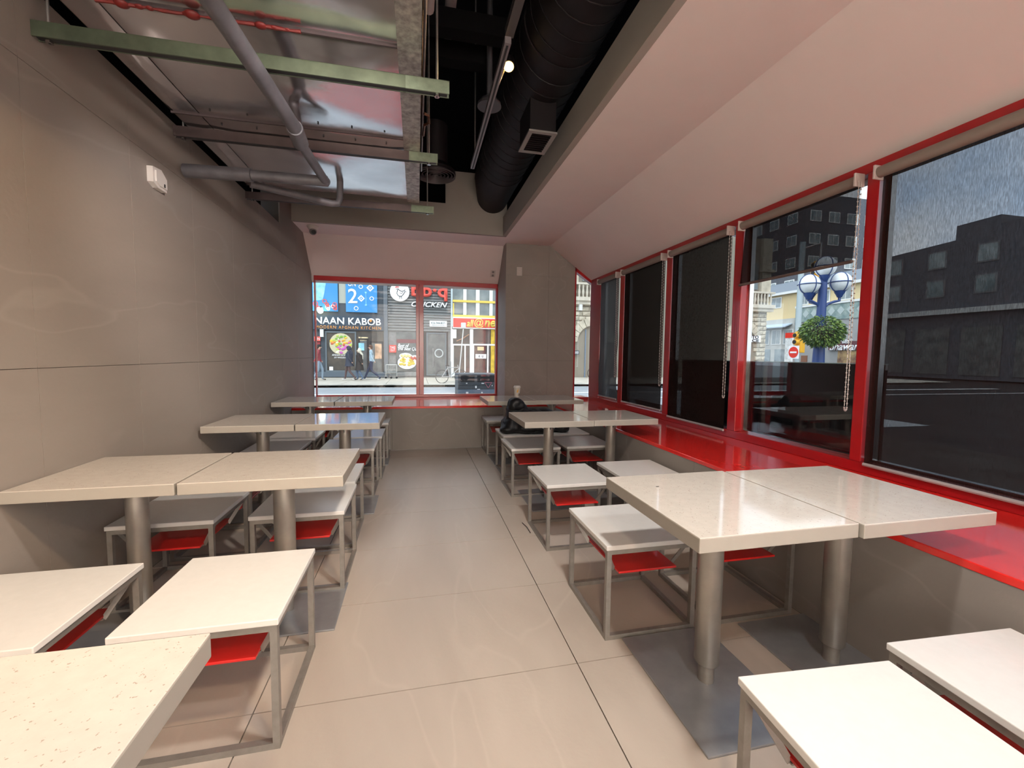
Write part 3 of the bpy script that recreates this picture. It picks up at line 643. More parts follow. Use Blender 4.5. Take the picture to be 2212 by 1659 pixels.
blob([((1.14+.06*k, 4.47+.01*k, .66-.006*k), (.05, .055, .048)) for k in range(7)]+[((1.52, 4.46, .58), (.05, .05, .08)), ((1.55, 4.44, .51), (.05, .055, .06))], 'sleeve', m_jacket, .014, .008, .4485, jk)
blob([((1.055, 4.50, .785), (.075, .07, .045)), ((1.02, 4.50, .74), (.05, .07, .07)), ((1.11, 4.50, .75), (.05, .065, .05)), ((1.065, 4.50, .735), (.07, .06, .06))], 'hood', m_jacket, .012, .006, .4485, jk)
cu_ = (1.268, 5.36, .7565)
cp_ = empty('paper_cup', cu_, 'white takeaway paper cup with a yellow emblem on the far right-hand table', 'cup')
MB()._lathe([(.031, 0), (.031, .003), (.043, .118), (.044, .12)], cu_, 24).build('cup_body', pm('cup_paper', (.60, .56, .49), .6), cp_, True)
MB()._lathe([(.047, .118), (.047, .126), (.042, .130), (.040, .142), (.034, .143)], cu_, 24).build('lid', m_plastic, cp_, True)
em = MB()
for a_, z_, w_, h_ in ((-.5, .075, .4, .03), (-.3, .088, .25, .012), (-.65, .06, .3, .012)):
    r_ = .0425-.012*(1-z_/.12)+.0006
    for k in range(5):
        t_ = -pi/2+a_+w_*(k/5-.5)+.45; t2 = t_+w_/5; ra = r_; em.add([(cu_[0]+ra*cos(t_), cu_[1]+ra*sin(t_), cu_[2]+z_-h_/2), (cu_[0]+ra*cos(t2), cu_[1]+ra*sin(t2), cu_[2]+z_-h_/2), (cu_[0]+(ra+.001)*cos(t2), cu_[1]+(ra+.001)*sin(t2), cu_[2]+z_+h_/2), (cu_[0]+(ra+.001)*cos(t_), cu_[1]+(ra+.001)*sin(t_), cu_[2]+z_+h_/2)], [(0, 1, 2, 3)])
em.build('yellow_emblem', pm('cup_yellow', (.75, .36, .03), .5), cp_)
em = MB()
for k in range(7):
    t_ = -pi/2+.1+.13*k; em.tube([(cu_[0]+.034*cos(t_), cu_[1]+.034*sin(t_), cu_[2]+.012), (cu_[0]+.0375*cos(t_+.05), cu_[1]+.0375*sin(t_+.05), cu_[2]+.045)], .001, 4)
em.build('brown_print', pm('cup_brown', (.10, .05, .03), .6), cp_)
w0, w1_ = onz(1128, 1129, .004), onz(1146, 1151, .004)
tag(MB().tube([w0, w0+(w1_-w0)*.5+Vector((.006, 0, .003)), w1_], .0025, 6).build('cable_tie', m_ink, None, True, w0), 'short black cable tie lying on the floor tiles beside the aisle stool', 'cable tie')
q = onz(1417, 1051, .7575); tag(MB().bar(q, q+Vector((.012, -.003, .001)), .003, .001).build('crumb', m_ink, None, False, q), 'tiny dark crumb on the glossy near table', 'crumb')
#--PART3--
# ------------------------------------------------------------------ street
GZ = -.10
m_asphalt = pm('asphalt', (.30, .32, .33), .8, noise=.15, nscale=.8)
m_walk = pm('pavement_concrete', (.52, .48, .40), .85, noise=.12, nscale=2)
m_navy = pm('dark_blue_render', (.055, .07, .085), .7, noise=.25, nscale=2)
m_navy2 = pm('navy_sign', (.025, .05, .08), .5)
m_wsign = pm('white_letters', (.9, .9, .9), .5)
m_orange = pm('orange_letters', (.75, .33, .08), .5)
m_shopdark = pm('shop_interior', (.035, .035, .034), .6, noise=.6, nscale=1.5, col2=(.12, .095, .07))
m_shopgrey = pm('shop_interior_grey', (.06, .065, .07), .4, noise=.5, nscale=2, col2=(.16, .17, .16))
m_blue = pm('banner_blue', (.05, .28, .62), .6)
m_sky2 = pm('banner_light_blue', (.30, .66, .86), .6, noise=.4, nscale=3)
m_siding = pm('grey_siding', (.17, .175, .17), .6, noise=.12, nscale=2)
m_gbrick = pm('grey_brick', (.24, .24, .235), .8, noise=.15, nscale=8)
m_redsign = pm('red_sign', (.75, .035, .02), .4)
m_coral = pm('coral_letters', (.80, .10, .07), .4)
m_yellow = pm('yellow_trim', (.80, .58, .10), .5)
m_wframe = pm('white_frames', (.74, .75, .72), .5)
m_winglass = pm('far_window_glass', (.10, .14, .15), .15, spec=.8, noise=.5, nscale=1.3, col2=(.26, .31, .31))
m_stoneL = pm('limestone', (.50, .45, .35), .9, noise=.22, nscale=2.5, bump=.5, bscale=9)
m_stoneD = pm('limestone_joint', (.27, .24, .19), .95)
m_slate = pm('slate_roof', (.16, .19, .22), .7)
m_cream = pm('cream_render', (.68, .54, .30), .8)
m_greyb = pm('grey_render', (.36, .36, .35), .8, noise=.1, nscale=1)
m_dkbrick = pm('dark_brick', (.085, .09, .105), .85, noise=.2, nscale=4)
m_bluepole = pm('blue_pole_paint', (.025, .06, .20), .4)
struct(MB().box(-60, 11.5, YW+.3, 90, GZ-.5, GZ-.12).build('ground', m_asphalt))
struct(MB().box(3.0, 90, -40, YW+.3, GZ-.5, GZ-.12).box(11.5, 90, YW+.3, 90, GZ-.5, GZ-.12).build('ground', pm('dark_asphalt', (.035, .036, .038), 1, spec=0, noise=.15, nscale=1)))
fw = struct(MB().box(-40, 30, 19.6, 25.6, GZ-.3, GZ-.02).build('pavement', m_grout))
for k in range(22):
    for j in range(3):
        x = -9+1.9*k; MB().box(x+.01, x+1.89, 20.05+1.85*j, 20.05+1.85*j+1.83, GZ-.02, GZ).build('paving_slab', m_walk, fw)
MB().box(-40, 30, 19.6, 20.03, GZ-.1, GZ).build('kerb', pm('kerb_concrete', (.42, .40, .35), .85, noise=.3, nscale=1.5), fw)
struct(MB().box(-40, 30, 16.2, 16.5, GZ-.12, GZ-.115).box(-40, 30, 14.0, 14.12, GZ-.12, GZ-.115).build('lane_marking', pm('road_paint', (.75, .76, .74), .7)))
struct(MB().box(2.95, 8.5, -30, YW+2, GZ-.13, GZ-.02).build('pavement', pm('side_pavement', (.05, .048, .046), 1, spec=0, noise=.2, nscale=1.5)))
YF = 25.5
def X_(px, Y=YF): return ony(px, 740, Y).x
def Z_(px, py, Y=YF): return ony(px, py, Y).z
def fbox(px0, py0, px1, py1, d0, d1, name, mat, par, Y=YF):
    pm_ = (px0+px1)/2; return MB().box(X_(px0, Y), X_(px1, Y), Y-d0, Y+d1, Z_(pm_, py0, Y), Z_(pm_, py1, Y)).build(name, mat, par)
def fframe(px0, py0, px1, py1, w, d, name, mat, par, Y=YF):
    xa, xb = X_(px0, Y), X_(px1, Y); pm_ = (px0+px1)/2; za, zb = Z_(pm_, py1, Y), Z_(pm_, py0, Y)
    return MB().box(xa, xa+w, Y-d, Y, za, zb).box(xb-w, xb, Y-d, Y, za, zb).box(xa+w, xb-w, Y-d, Y, zb-w, zb).box(xa+w, xb-w, Y-d, Y, za, za+w).build(name, mat, par)
def ring(cx, cz, r, w, Y, name, mat, par, n=16, d=.02):
    vs = []; fs = []
    for k in range(n):
        t = 2*pi*k/n
        for rr in (r, r-w):
            for y in (Y, Y-d): vs.append((cx+rr*cos(t), y, cz+rr*sin(t)))
    for k in range(n):
        a = 4*k; b = 4*((k+1) % n); fs += [(a, b, b+1, a+1), (a+2, a+3, b+3, b+2), (a+1, b+1, b+3, a+3), (a, a+2, b+2, b)]
    m = MB(); m.add(vs, fs); return m.build(name, mat, par)
def disc(cx, cz, r, Y, name, mat, par, n=20, d=.03, sz=1.0):
    return MB().prism([(cx+r*cos(2*pi*k/n), cz+r*sz*sin(2*pi*k/n)) for k in range(n)], Y-d, Y).build(name, mat, par)
# --- kebab restaurant
A = empty('restaurant_building', (X_(760), YF, GZ), 'dark blue-grey shop building across the street with the NAAN KABOB sign and blue banners', 'building')
MB().box(-16, X_(838), YF, YF+.5, GZ, 7.6).build('wall', m_navy, A)
MB().box(X_(829.5), X_(838), YF-.12, YF, GZ, 7.6).build('corner_pilaster', pm('pilaster_grey', (.13, .15, .17), .7), A)
fbox(668, 683, 830, 713, .16, 0, 'sign_board', m_navy2, A)
text('NAAN KABOB', 'sign_lettering', m_wsign, A, X_(683), X_(824), Z_(754, 694.5), YF-.17, .40, .03, bold=.018)
q = (X_(802), Z_(802, 693.5)); MB().prism([(q[0], q[1]-.09), (q[0]+.08, q[1]), (q[0], q[1]+.09), (q[0]-.08, q[1])], YF-.22, YF-.20).build('sign_diamond', m_orange, A)
text('MODERN AFGHAN KITCHEN', 'sign_tagline', m_orange, A, X_(684), X_(824), Z_(754, 708), YF-.17, .17, .02, bold=.01, spacing=1.25)
fbox(734, 612, 749, 655, .02, 0, 'upper_window_strip', pm('beige_window', (.42, .43, .36), .6), A)
b1 = fbox(749, 596, 816, 675, .10, -.04, 'blue_banner', m_blue, A); b2 = fbox(640, 596, 732, 672, .10, -.04, 'blue_banner', m_blue, A)
for k, (cx, cy, r) in enumerate(((781.5, 620, 4.2), (804.5, 645.5, 4.2), (771, 666.5, 4.4))): ring(X_(cx), Z_(cx, cy), r*.0275, .035, YF-.10, 'white_ring', m_wsign, b1)
for cx, cy, r in ((801.5, 622.5, 7.5), (782, 645, 7)):
    x, z, r = X_(cx), Z_(cx, cy), r*.0275
    for q in (1, .55): MB().prism([(x, z-r*q), (x+r*q, z), (x, z+r*q), (x-r*q, z)], YF-.115+.005*q, YF-.10).build('white_diamond', m_wsign if q == 1 else m_blue, b1)
    MB().prism([(x, z-r*.25), (x+r*.25, z), (x, z+r*.25), (x-r*.25, z)], YF-.118, YF-.10).build('white_diamond', m_wsign, b1)
MB().box(X_(791.6), X_(792.4), YF-.12, YF-.10, Z_(792, 658), Z_(792, 634)).box(X_(790), X_(794), YF-.12, YF-.10, Z_(792, 634), Z_(792, 631)).box(X_(790), X_(794), YF-.12, YF-.10, Z_(792, 661), Z_(792, 658)).build('white_bar', m_sky2, b1)
text('ON', 'banner_letters', m_wsign, b1, X_(754), X_(771), Z_(762, 614), YF-.105, .28, .015, bold=.02)
text('2', 'banner_letters', m_wsign, b1, X_(754), X_(774), Z_(764, 640), YF-.105, .80, .015, bold=.01)
MB().prism([(X_(680), Z_(680, 600)), (X_(709), Z_(709, 604)), (X_(704), Z_(704, 630)), (X_(700), Z_(700, 648)), (X_(680), Z_(680, 650))], YF-.115, YF-.10).build('light_blue_print', m_sky2, b2)
rng = random.Random(5)
for k in range(13):
    cx, cy = 683+rng.random()*44, 645+rng.random()*25
    if cx > 705 and cy < 655: cy += 12
    ring(X_(cx), Z_(cx, cy), .09+.05*rng.random(), .035, YF-.10-.004*k, 'coral_ring' if k % 3 else 'white_ring', m_coral if k % 3 else m_wsign, b2, 12)
fbox(706, 718, 767, 800, .04, 0, 'shop_window', m_shopdark, A); fframe(703, 716, 770, 803, .08, .09, 'window_frame', pm('steel_blue_frame', (.12, .15, .17), .6), A)
fbox(770, 716, 834, 812, .02, 0, 'entrance_recess', m_shopdark, A)
for p_ in ((774, 731, 796, 811), (799, 737, 828, 809)):
    fframe(*p_, .09, .07, 'door_frame', m_ink, A); fbox(p_[0]+3, p_[1]+4, p_[2]-3, p_[3]-6, .035, 0, 'door_glass', m_shopgrey, A)
fbox(775, 741, 787, 757, .09, 0, 'blue_poster', m_sky2, A); fbox(810, 743, 825, 775, .06, 0, 'lit_interior', pm('warm_interior', (.55, .33, .20), .6, noise=.5, nscale=2), A)
fbox(775, 728, 795, 736, .05, 0, 'transom_shelf', pm('warm_transom', (.6, .5, .3), .6, noise=.6, nscale=5), A)
fbox(670, 803, 836, 814, .10, 0, 'plinth', pm('plinth_blue', (.10, .13, .16), .7), A)
fd = disc(X_(737), Z_(737, 743), .60, YF-.06, 'food_poster', pm('bowl_white', (.6, .55, .35), .6), A, 24, .04)
fc = [(.85, .55, .05), (.75, .30, .05), (.20, .42, .06), (.45, .60, .10), (.60, .12, .06), (.55, .12, .45), (.85, .8, .6)]
for k in range(46):
    t = rng.random()*2*pi; r = .52*math.sqrt(rng.random()); c_ = fc[k % 7] if not (cos(t) > -.3 and sin(t) < -.6) else fc[5]
    MB().ball((X_(737)+r*cos(t), YF-.11, Z_(737, 743)+r*sin(t)), .05+.05*rng.random(), .03, .05+.04*rng.random(), n=5, m=7).build('food_piece', pm('food_%d' % (k % 7 if c_ is fc[k % 7] else 5), c_, .6), fd, True)
text('AFGHAN BOWLS', 'window_lettering', m_wsign, A, X_(717), X_(752), Z_(735, 767), YF-.06, .12, .01, bold=.02)
text('EAT LIKE A KING'[:3]+' WHOLESOME', 'window_lettering', m_wsign, A, X_(722), X_(750), Z_(735, 772.5), YF-.06, .08, .01, bold=.02)
fbox(711, 792, 719, 801, .08, 0, 'white_notice', m_wsign, A)
fbox(694, 712, 701, 728, .30, -.10, 'menu_lamp_box', m_wframe, A)
nb = fbox(680, 727, 693, 737, .12, -.05, 'red_sign_box', m_coral, A); text('EN', 'sign_lettering', m_wsign, nb, X_(683), X_(692), Z_(687, 732), YF-.125, .14, .01)
fbox(682, 739, 692, 762, .06, 0, 'red_curtain', pm('curtain_red', (.3, .03, .04), .7), A)
lx, lz = X_(697.5), Z_(697.5, 673)
MB().ball((lx, YF-.5, lz), .15, n=10, m=14).build('sign_floodlight', pm('flood_glow', (1, .95, .8), emit=(1, .93, .62), estr=22), A, True)
MB().tube([(lx, YF, lz+.25), (lx, YF-.45, lz+.22), (lx, YF-.5, lz+.12)], .03, 6).build('lamp_arm', m_ink, A)
# --- chicken restaurant
B = empty('restaurant_building', (X_(905), YF, GZ), 'grey horizontal-sided shop building across the street with red b-b-q CHICKEN lettering', 'building')
MB().box(X_(838), X_(974), YF+.05, YF+.5, GZ, 7.6).build('wall', m_gbrick, B)
s = MB(); z = Z_(905, 715)
while z < 7.6: s.add([(X_(838.5), YF+.05, z), (X_(973), YF+.05, z), (X_(973), YF-.06, z), (X_(838.5), YF-.06, z), (X_(838.5), YF+.05, z+.135), (X_(973), YF+.05, z+.135), (X_(973), YF-.005, z+.135), (X_(838.5), YF-.005, z+.135)], [(0, 3, 2, 1), (4, 5, 6, 7), (0, 1, 5, 4), (1, 2, 6, 5), (2, 3, 7, 6), (3, 0, 4, 7)]); z += .158
s.build('siding_boards', m_siding, B)['kind'] = 'stuff'
rd = disc(X_(864.5), Z_(864.5, 631), .54, YF-.06, 'round_sign', m_wsign, B, 28, .12)
cx, cz = X_(864.5), Z_(864.5, 631); y = YF-.185
def stroke(pts, r, name, mat, par): return MB().tube([(cx+a, y, cz+b) for a, b in pts], r, 5).build(name, mat, par)
stroke([(-.20, .12), (-.10, .16), (-.13, .02), (-.16, -.10), (-.08, -.24), (.10, -.26), (.22, -.12), (.28, .02), (.36, .0)], .018, 'rooster_outline', m_ink, rd)
stroke([(-.10, .16), (.0, .06), (.12, .02), (.24, .06), (.30, .12)], .018, 'rooster_outline', m_ink, rd)
stroke([(.0, -.05), (.08, -.12), (.18, -.02)], .014, 'rooster_outline', m_ink, rd)
stroke([(.0, -.26), (.0, -.36), (-.05, -.38)], .014, 'rooster_outline', m_ink, rd); stroke([(.08, -.26), (.09, -.36), (.14, -.38)], .014, 'rooster_outline', m_ink, rd)
stroke([(-.22, .20), (-.20, .30), (-.16, .22), (-.13, .32), (-.10, .22), (-.05, .28)], .026, 'rooster_comb', m_coral, rd)
text('bb·q', 'sign_lettering', m_coral, B, X_(889), X_(966), Z_(927, 632), YF-.08, .98, .10, bold=.035)
text('CHICKEN', 'sign_lettering', m_wsign, B, X_(889), X_(966), Z_(927, 658.5), YF-.08, .30, .08, shear=.35, bold=.02)
ph = fbox(928, 693.5, 965, 706, .12, 0, 'phone_sign', m_wsign, B)
text('416-944-8371', 'phone_number', pm('sign_teal', (.03, .10, .12), .5), ph, X_(931), X_(962), Z_(946, 698), YF-.125, .13, .01, bold=.01)
text('bbqchickentoronto.com', 'web_line', pm('sign_teal', (.03, .10, .12)), ph, X_(933), X_(960), Z_(946, 703), YF-.125, .07, .01)
fbox(856, 718, 910, 802, .03, 0, 'shop_window', m_shopgrey, B); fbox(857, 733, 905, 741, .04, 0, 'dark_red_band', pm('maroon_band', (.16, .03, .04), .6), B)
tk = fbox(841, 745.5, 856, 761.5, .14, 0, 'red_plaque', m_redsign, B)
text('TAKE', 'plaque_lettering', m_wsign, tk, X_(843), X_(854), Z_(848.5, 750.5), YF-.145, .13, .01); text('OUT', 'plaque_lettering', m_wsign, tk, X_(843.5), X_(853.5), Z_(848.5, 756.5), YF-.145, .13, .01)
text('Best of', 'window_lettering', m_wsign, B, X_(859), X_(884), Z_(872, 747), YF-.06, .26, .01, shear=.4, bold=.02)
text('the Best Quality', 'window_lettering', m_wsign, B, X_(860), X_(914), Z_(887, 754.5), YF-.06, .26, .01, shear=.4, bold=.02)
bw = disc(X_(879), Z_(879, 783), .53, YF-.06, 'chicken_poster', m_wsign, B, 22, .03, .72)
for k in range(16):
    t = rng.random()*2*pi; r = .40*math.sqrt(rng.random()); MB().ball((X_(879)+r*cos(t), YF-.10, Z_(879, 783)+r*.66*sin(t)), .11, .03, .07, n=5, m=7).build('chicken_piece', pm('gold_food', (.70, .50, .05), .6, noise=.3, nscale=9), bw, True)
for (a, b, c_, nm) in ((876, 769, (.78, .62, .25), 'food_tray'), (897, 774, (.5, .08, .05), 'food_tray')):
    o = disc(X_(a), Z_(a, b), .36, YF-.07, nm, m_wsign, B, 16, .03, .5)
    for k in range(6): MB().ball((X_(a)-.22+.09*k, YF-.11, Z_(a, b)+.03*(-1)**k), .08, .03, .08, n=5, m=7).build('food_piece', pm('tray_food_%d' % (a > 890), c_, .6), o, True)
fbox(912, 716, 968, 813, .01, 0, 'door_recess', m_ink, B); fframe(921, 719, 964, 811, .07, .07, 'door_frame', pm('steel_blue_frame', (.12, .15, .17)), B); fbox(923, 722, 962, 808, .035, 0, 'door_glass', m_shopgrey, B)
ring(X_(948), Z_(948, 763), .26, .06, YF-.05, 'door_emblem', pm('pale_decal', (.45, .5, .5), .6), B)
MB().box(X_(934.6), X_(935.6), YF-.10, YF-.08, Z_(935, 793), Z_(935, 752)).build('door_handle', m_chrome, B)
fbox(973.5, 600, 977, 705, .12, 0, 'drain_pipe', pm('pale_blue_pipe', (.50, .60, .62), .5), B)
fbox(856, 803, 912, 812, .04, 0, 'plinth', m_gbrick, B)
# --- all@one building
Cb = empty('restaurant_building', (X_(1030), YF, GZ), 'white and yellow shop building across the street with the red all@one sign', 'building')
MB().box(X_(977.3), X_(1112), YF+.1, YF+.6, GZ, 9).build('wall', m_wframe, Cb)
wins = [979, 1000, 1007, 1027, 1035, 1056, 1063, 1084, 1091, 1110]
for (t_, b_) in ((605, 650), (656, 682)):
    for k in range(0, 10, 2): w_ = fbox(wins[k], t_, wins[k+1], b_, .03, -.06, 'upper_window', m_winglass, Cb, YF+.1); 
for k in range(1, 9, 2): fbox(wins[k], 596, wins[k+1], 683, .10, 0, 'pilaster', m_wframe, Cb)
fbox(977.3, 650.5, 1112, 655, .14, 0, 'yellow_band', m_yellow, Cb); fbox(977.3, 682, 1112, 688, .16, 0, 'yellow_band', m_yellow, Cb); fbox(978, 655, 980.5, 682, .12, 0, 'yellow_edge', m_yellow, Cb)
sg = fbox(977.3, 687, 1112, 711, .20, 0, 'sign_border', m_wframe, Cb); fbox(978.5, 689.5, 1110, 708.5, .23, 0, 'sign_panel', m_redsign, sg)
text('all', 'sign_lettering', m_yellow, sg, X_(1007), X_(1022), Z_(1015, 699), YF-.24, .42, .03, bold=.03, shear=.2); text('@', 'sign_lettering', m_yellow, sg, X_(1023), X_(1043), Z_(1033, 699), YF-.24, .56, .03, bold=.01); text('ne', 'sign_lettering', m_yellow, sg, X_(1045), X_(1068), Z_(1056, 700), YF-.24, .40, .03, bold=.03, shear=.2)
fbox(977, 712, 1112, 812, .02, -.0, 'shop_interior', m_shopdark, Cb)
for a, b in ((974.5, 978), (1014.5, 1021.5), (1069, 1076)): fbox(a, 711, b, 813, .14, 0, 'white_post', m_wframe, Cb)
for r_ in ((977, 743, 1014, 746.5), (1021, 743, 1069, 746.5), (977, 806, 1014, 812), (1021, 806, 1069, 812)): fbox(*r_, .10, 0, 'white_rail', m_wframe, Cb)
for a in (977, 1003, 1021, 1052): fbox(a, 746, a+3, 807, .09, 0, 'door_stile', m_wframe, Cb)
hs = fbox(1027, 765, 1050, 774.5, .10, 0, 'white_notice', m_wsign, Cb); fbox(1031, 749, 1045, 757, .08, 0, 'cream_notice', m_cream, Cb)
text('영 업', 'notice_lettering', m_ink, hs, X_(1032), X_(1044), Z_(1038, 769.8), YF-.105, .14, .01)
fbox(1060, 712, 1068, 806, .07, 0, 'yellow_curtain', pm('curtain_yellow', (.6, .40, .04), .7, noise=.3, nscale=4), Cb)
fbox(977.5, 712, 985, 731, .25, -.10, 'electric_meter', m_wframe, Cb)
MB().tube([(X_(986), YF-.06, Z_(986, 737)), (X_(1000), YF-.06, Z_(1000, 731)), (X_(1013), YF-.06, Z_(1013, 722))], .035, 6).build('brown_curtain_edge', pm('curtain_brown', (.35, .20, .12), .7), Cb)
# --- stone hotel on the corner
H = empty('stone_building', (X_(1440), YF, GZ), 'pale rough limestone corner building with round arches and a balustrade across the street', 'building')
XH0, XH1 = 8.2, 24.1
MB().box(XH0, XH1, YF+.12, YF+9, GZ, 9.5).build('wall', m_stoneD, H)
zf = lambda px, py: Z_(px, py)
arches = [(10.95, 2.15, 1.05), (22.15, 2.35, 1.0)]    # centre x, springing height, radius
nst = 0
for (xa, xb) in ((9.25, 11.25), (21.35, 24.1)):
    z = GZ; j = 0
    while z < 4.7:
        h = .30; x = xa-(.0 if j % 2 else .24)
        while x < xb:
            w = .46+.16*((j*7+int(x*3)) % 3)/2; x2 = min(x+w, xb)
            cxm, czm = (x+x2)/2, z+h/2
            inside = any((abs(cxm-ax) < ar+.16 and czm < sz) or (math.hypot(cxm-ax, czm-sz) < ar+.20 and czm >= sz) for ax, sz, ar in arches)
            if not inside and x2-x > .1 and x2 > xa+.05:
                x0_ = max(x, xa); e = .014; d = .05+.05*rng.random()
                m = MB(); m.add([(x0_+e, YF+.13, z+e), (x2-e, YF+.13, z+e), (x2-e, YF+.13, z+h-e), (x0_+e, YF+.13, z+h-e),
                       (x0_+e*2.5, YF+.10-d, z+e*2.5), (x2-e*2.5, YF+.12-d*rng.random(), z+e*2.5), (x2-e*2.5, YF+.10-d, z+h-e*2.5), (x0_+e*2.5, YF+.12-d*rng.random(), z+h-e*2.5)],
                      [(0, 1, 5, 4), (1, 2, 6, 5), (2, 3, 7, 6), (3, 0, 4, 7), (4, 5, 6), (4, 6, 7)])
                m.build('stone', m_stoneL, H); nst += 1
            x = x2
        z += h; j += 1
for ax, sz, ar in arches:
    for k in range(11):
        t0_, t1_ = pi*k/11+.012, pi*(k+1)/11-.012; r0, r1 = ar, ar+.50
        pts_ = [(ax+r*cos(t), sz+r*sin(t)) for r, t in ((r0, t0_), (r1, t0_), (r1, t1_), (r0, t1_))]
        MB().prism(pts_, YF-.03-.04*rng.random(), YF+.13).build('arch_stone', m_stoneL, H)
    MB().prism([(ax+ar*cos(pi*k/12), sz+ar*sin(pi*k/12)) for k in range(13)]+[(ax-ar, GZ), (ax+ar, GZ)], YF+.13, YF+.135).build('arched_window', pm('arch_glass', (.10, .13, .17), .2, noise=.4, nscale=2), H)
    for dx in (-.45, 0, .45): MB().box(ax+dx-.03, ax+dx+.03, YF+.05, YF+.13, GZ, sz+.8).build('glazing_bar', pm('bar_blue', (.16, .22, .30), .6), H)
for (xa, xb) in ((9.25, 11.25), (21.35, 24.35)):
    MB().box(xa, xb, YF-.35, YF+.15, 4.72, 4.95).box(xa, xb, YF-.22, YF+.15, 4.50, 4.72).build('cornice', pm('limestone_smooth', (.58, .53, .43), .85, noise=.1, nscale=3), H)
    MB().box(xa, xb, YF-.30, YF-.10, 5.72, 5.84).build('balustrade_rail', pm('limestone_smooth', (.58, .53, .43)), H)
    n = int((xb-xa)/.26)
    for k in range(n): MB()._lathe([(.07, 4.95), (.05, 5.05), (.09, 5.25), (.05, 5.5), (.07, 5.72)], (xa+.13+.26*k, YF-.2, 0), 8).build('baluster', pm('limestone_smooth', (.58, .53, .43)), H, True)
MB().box(23.35, 24.1, YF-.12, YF+.12, 5.8, 9.5).box(21.3, 21.7, YF-.05, YF+.12, 5.8, 9.5).box(9.3, 9.9, YF-.05, YF+.12, 5.8, 9.5).build('pier', m_stoneL, H)
MB().box(23.25, 24.3, YF-.25, YF+.12, 7.2, 7.4).box(9.2, 10.0, YF-.2, YF+.12, 6.5, 6.65).build('cornice', m_stoneL, H)
MB().box(22.1, 23.2, YF+.05, YF+.12, 6.0, 7.8).box(10.2, 11.0, YF+.05, YF+.12, 6.0, 7.8).build('upper_window', m_winglass, H)
ps = fbox(1603, 725, 1635.5, 739, .30, -.22, 'white_sign', m_wsign, H); text('PHOTO', 'sign_lettering', m_ink, ps, X_(1596), X_(1631), Z_(1617, 728.5), YF-.305, .24, .01, bold=.03); text('CE', 'sign_lettering', m_ink, ps, X_(1617), X_(1632), Z_(1625, 736), YF-.305, .20, .01, bold=.03)
np_ = fbox(1238, 757, 1250, 766, .14, -.02, 'number_plate', pm('slate_plate', (.08, .09, .11), .5), H); text('203', 'plate_lettering', m_wsign, np_, X_(1240), X_(1248), Z_(1244, 761.5), YF-.145, .14, .01)
fbox(1247.5, 656, 1254, 671, .20, -.05, 'white_wall_box', m_wframe, H)
# --- row of buildings on the side street (facing west)
XS = 38
def Ys(px): return onx(px, 740, XS).y
def Zs(px, py): return onx(px, py, XS).z
def sbox(px0, py0, px1, py1, d0, d1, name, mat, par, X=XS):
    pm_ = (px0+px1)/2; return MB().box(X-d0, X+d1, onx(px0, 740, X).y, onx(px1, 740, X).y, onx(pm_, py0, X).z, onx(pm_, py1, X).z).build(name, mat, par)
D = empty('shop_building', (XS, 33, GZ), 'grey rendered shop with a mural band and shawarma sign behind the street lamp', 'building')
MB().box(XS, XS+8, 29.2, 36.6, GZ, 4.9).build('wall', m_greyb, D)
MB().box(XS-.08, XS+8, 29.2, 36.6, 4.9, 6.35).build('mural_band', pm('mural', (.13, .22, .22), .7, noise=.8, nscale=1.6, col2=(.40, .47, .42)), D)
MB().box(XS-.18, XS+8, 29.1, 36.6, 6.35, 6.55).build('parapet', m_wframe, D)
for k in range(7):
    y = 30+k*.9; z = 5.7; MB().prism([(y-.35, z), (y, z-.4), (y+.35, z), (y, z+.4)], XS-.10, XS-.08, 'x').build('mural_diamond', pm('mural_pale', (.45, .52, .50), .7), D)
sb = sbox(1793, 737, 1870, 756, .14, 0, 'sign_board', pm('maroon_sign', (.12, .03, .04), .5), D)
text('Shawarma', 'sign_lettering', m_wsign, sb, -Ys(1796), -Ys(1884), Zs(1835, 748.5), XS-.15, .72, .03, shear=.35, bold=.02, face='x')
text('BEST', 'sign_lettering', m_wsign, sb, -Ys(1822), -Ys(1845), Zs(1833, 738), XS-.15, .32, .03, bold=.03, face='x')
sbox(1812, 757, 1870, 790, .05, 0, 'lit_shopfront', pm('lit_shopfront', (.55, .38, .16), .6, noise=.7, nscale=1.5, col2=(.12, .05, .04)), D)
sbox(1733, 768, 1746, 782, .06, 0, 'brown_door', pm('brown_door', (.24, .10, .05), .6), D)
MB().tube([(XS-1.2, Ys(1790), GZ), (XS-1.2, Ys(1791), 1.6), (XS-1.2, Ys(1784), 3.2)], .09, 6).tube([(XS-1.2, Ys(1791), 1.6), (XS-1.2, Ys(1797), 2.6), (XS-1.2, Ys(1800), 3.0)], .06, 6).tube([(XS-1.2, Ys(1790.5), 1.2), (XS-1.2, Ys(1785), 2.0)], .05, 6).build('graffiti_branch', m_ink, D)
E_ = empty('yellow_house', (XS+2, 35, 5), 'cream yellow upper storey with a slate roof above the mural shop', 'building')
MB().box(XS+1, XS+8, 29.2, 36.65, 6.57, 8.3).box(XS+1, XS+8, 36.65, 44, 5.45, 8.3).build('wall', m_cream, E_)
MB().add([(XS+.6, 29.15, 8.3), (XS+.6, 44, 8.3), (XS+3.5, 44, 9.9), (XS+3.5, 29.15, 9.9), (XS+.6, 29.15, 8.15), (XS+.6, 44, 8.15), (XS+3.5, 44, 8.2), (XS+3.5, 29.15, 8.2)], [(0, 1, 2, 3), (4, 7, 6, 5), (0, 4, 5, 1), (1, 5, 6, 2), (2, 6, 7, 3), (3, 7, 4, 0)]).build('roof', m_slate, E_)
MB().box(XS+.5, XS+.7, 29.15, 44, 8.1, 8.35).build('gutter', m_wframe, E_)
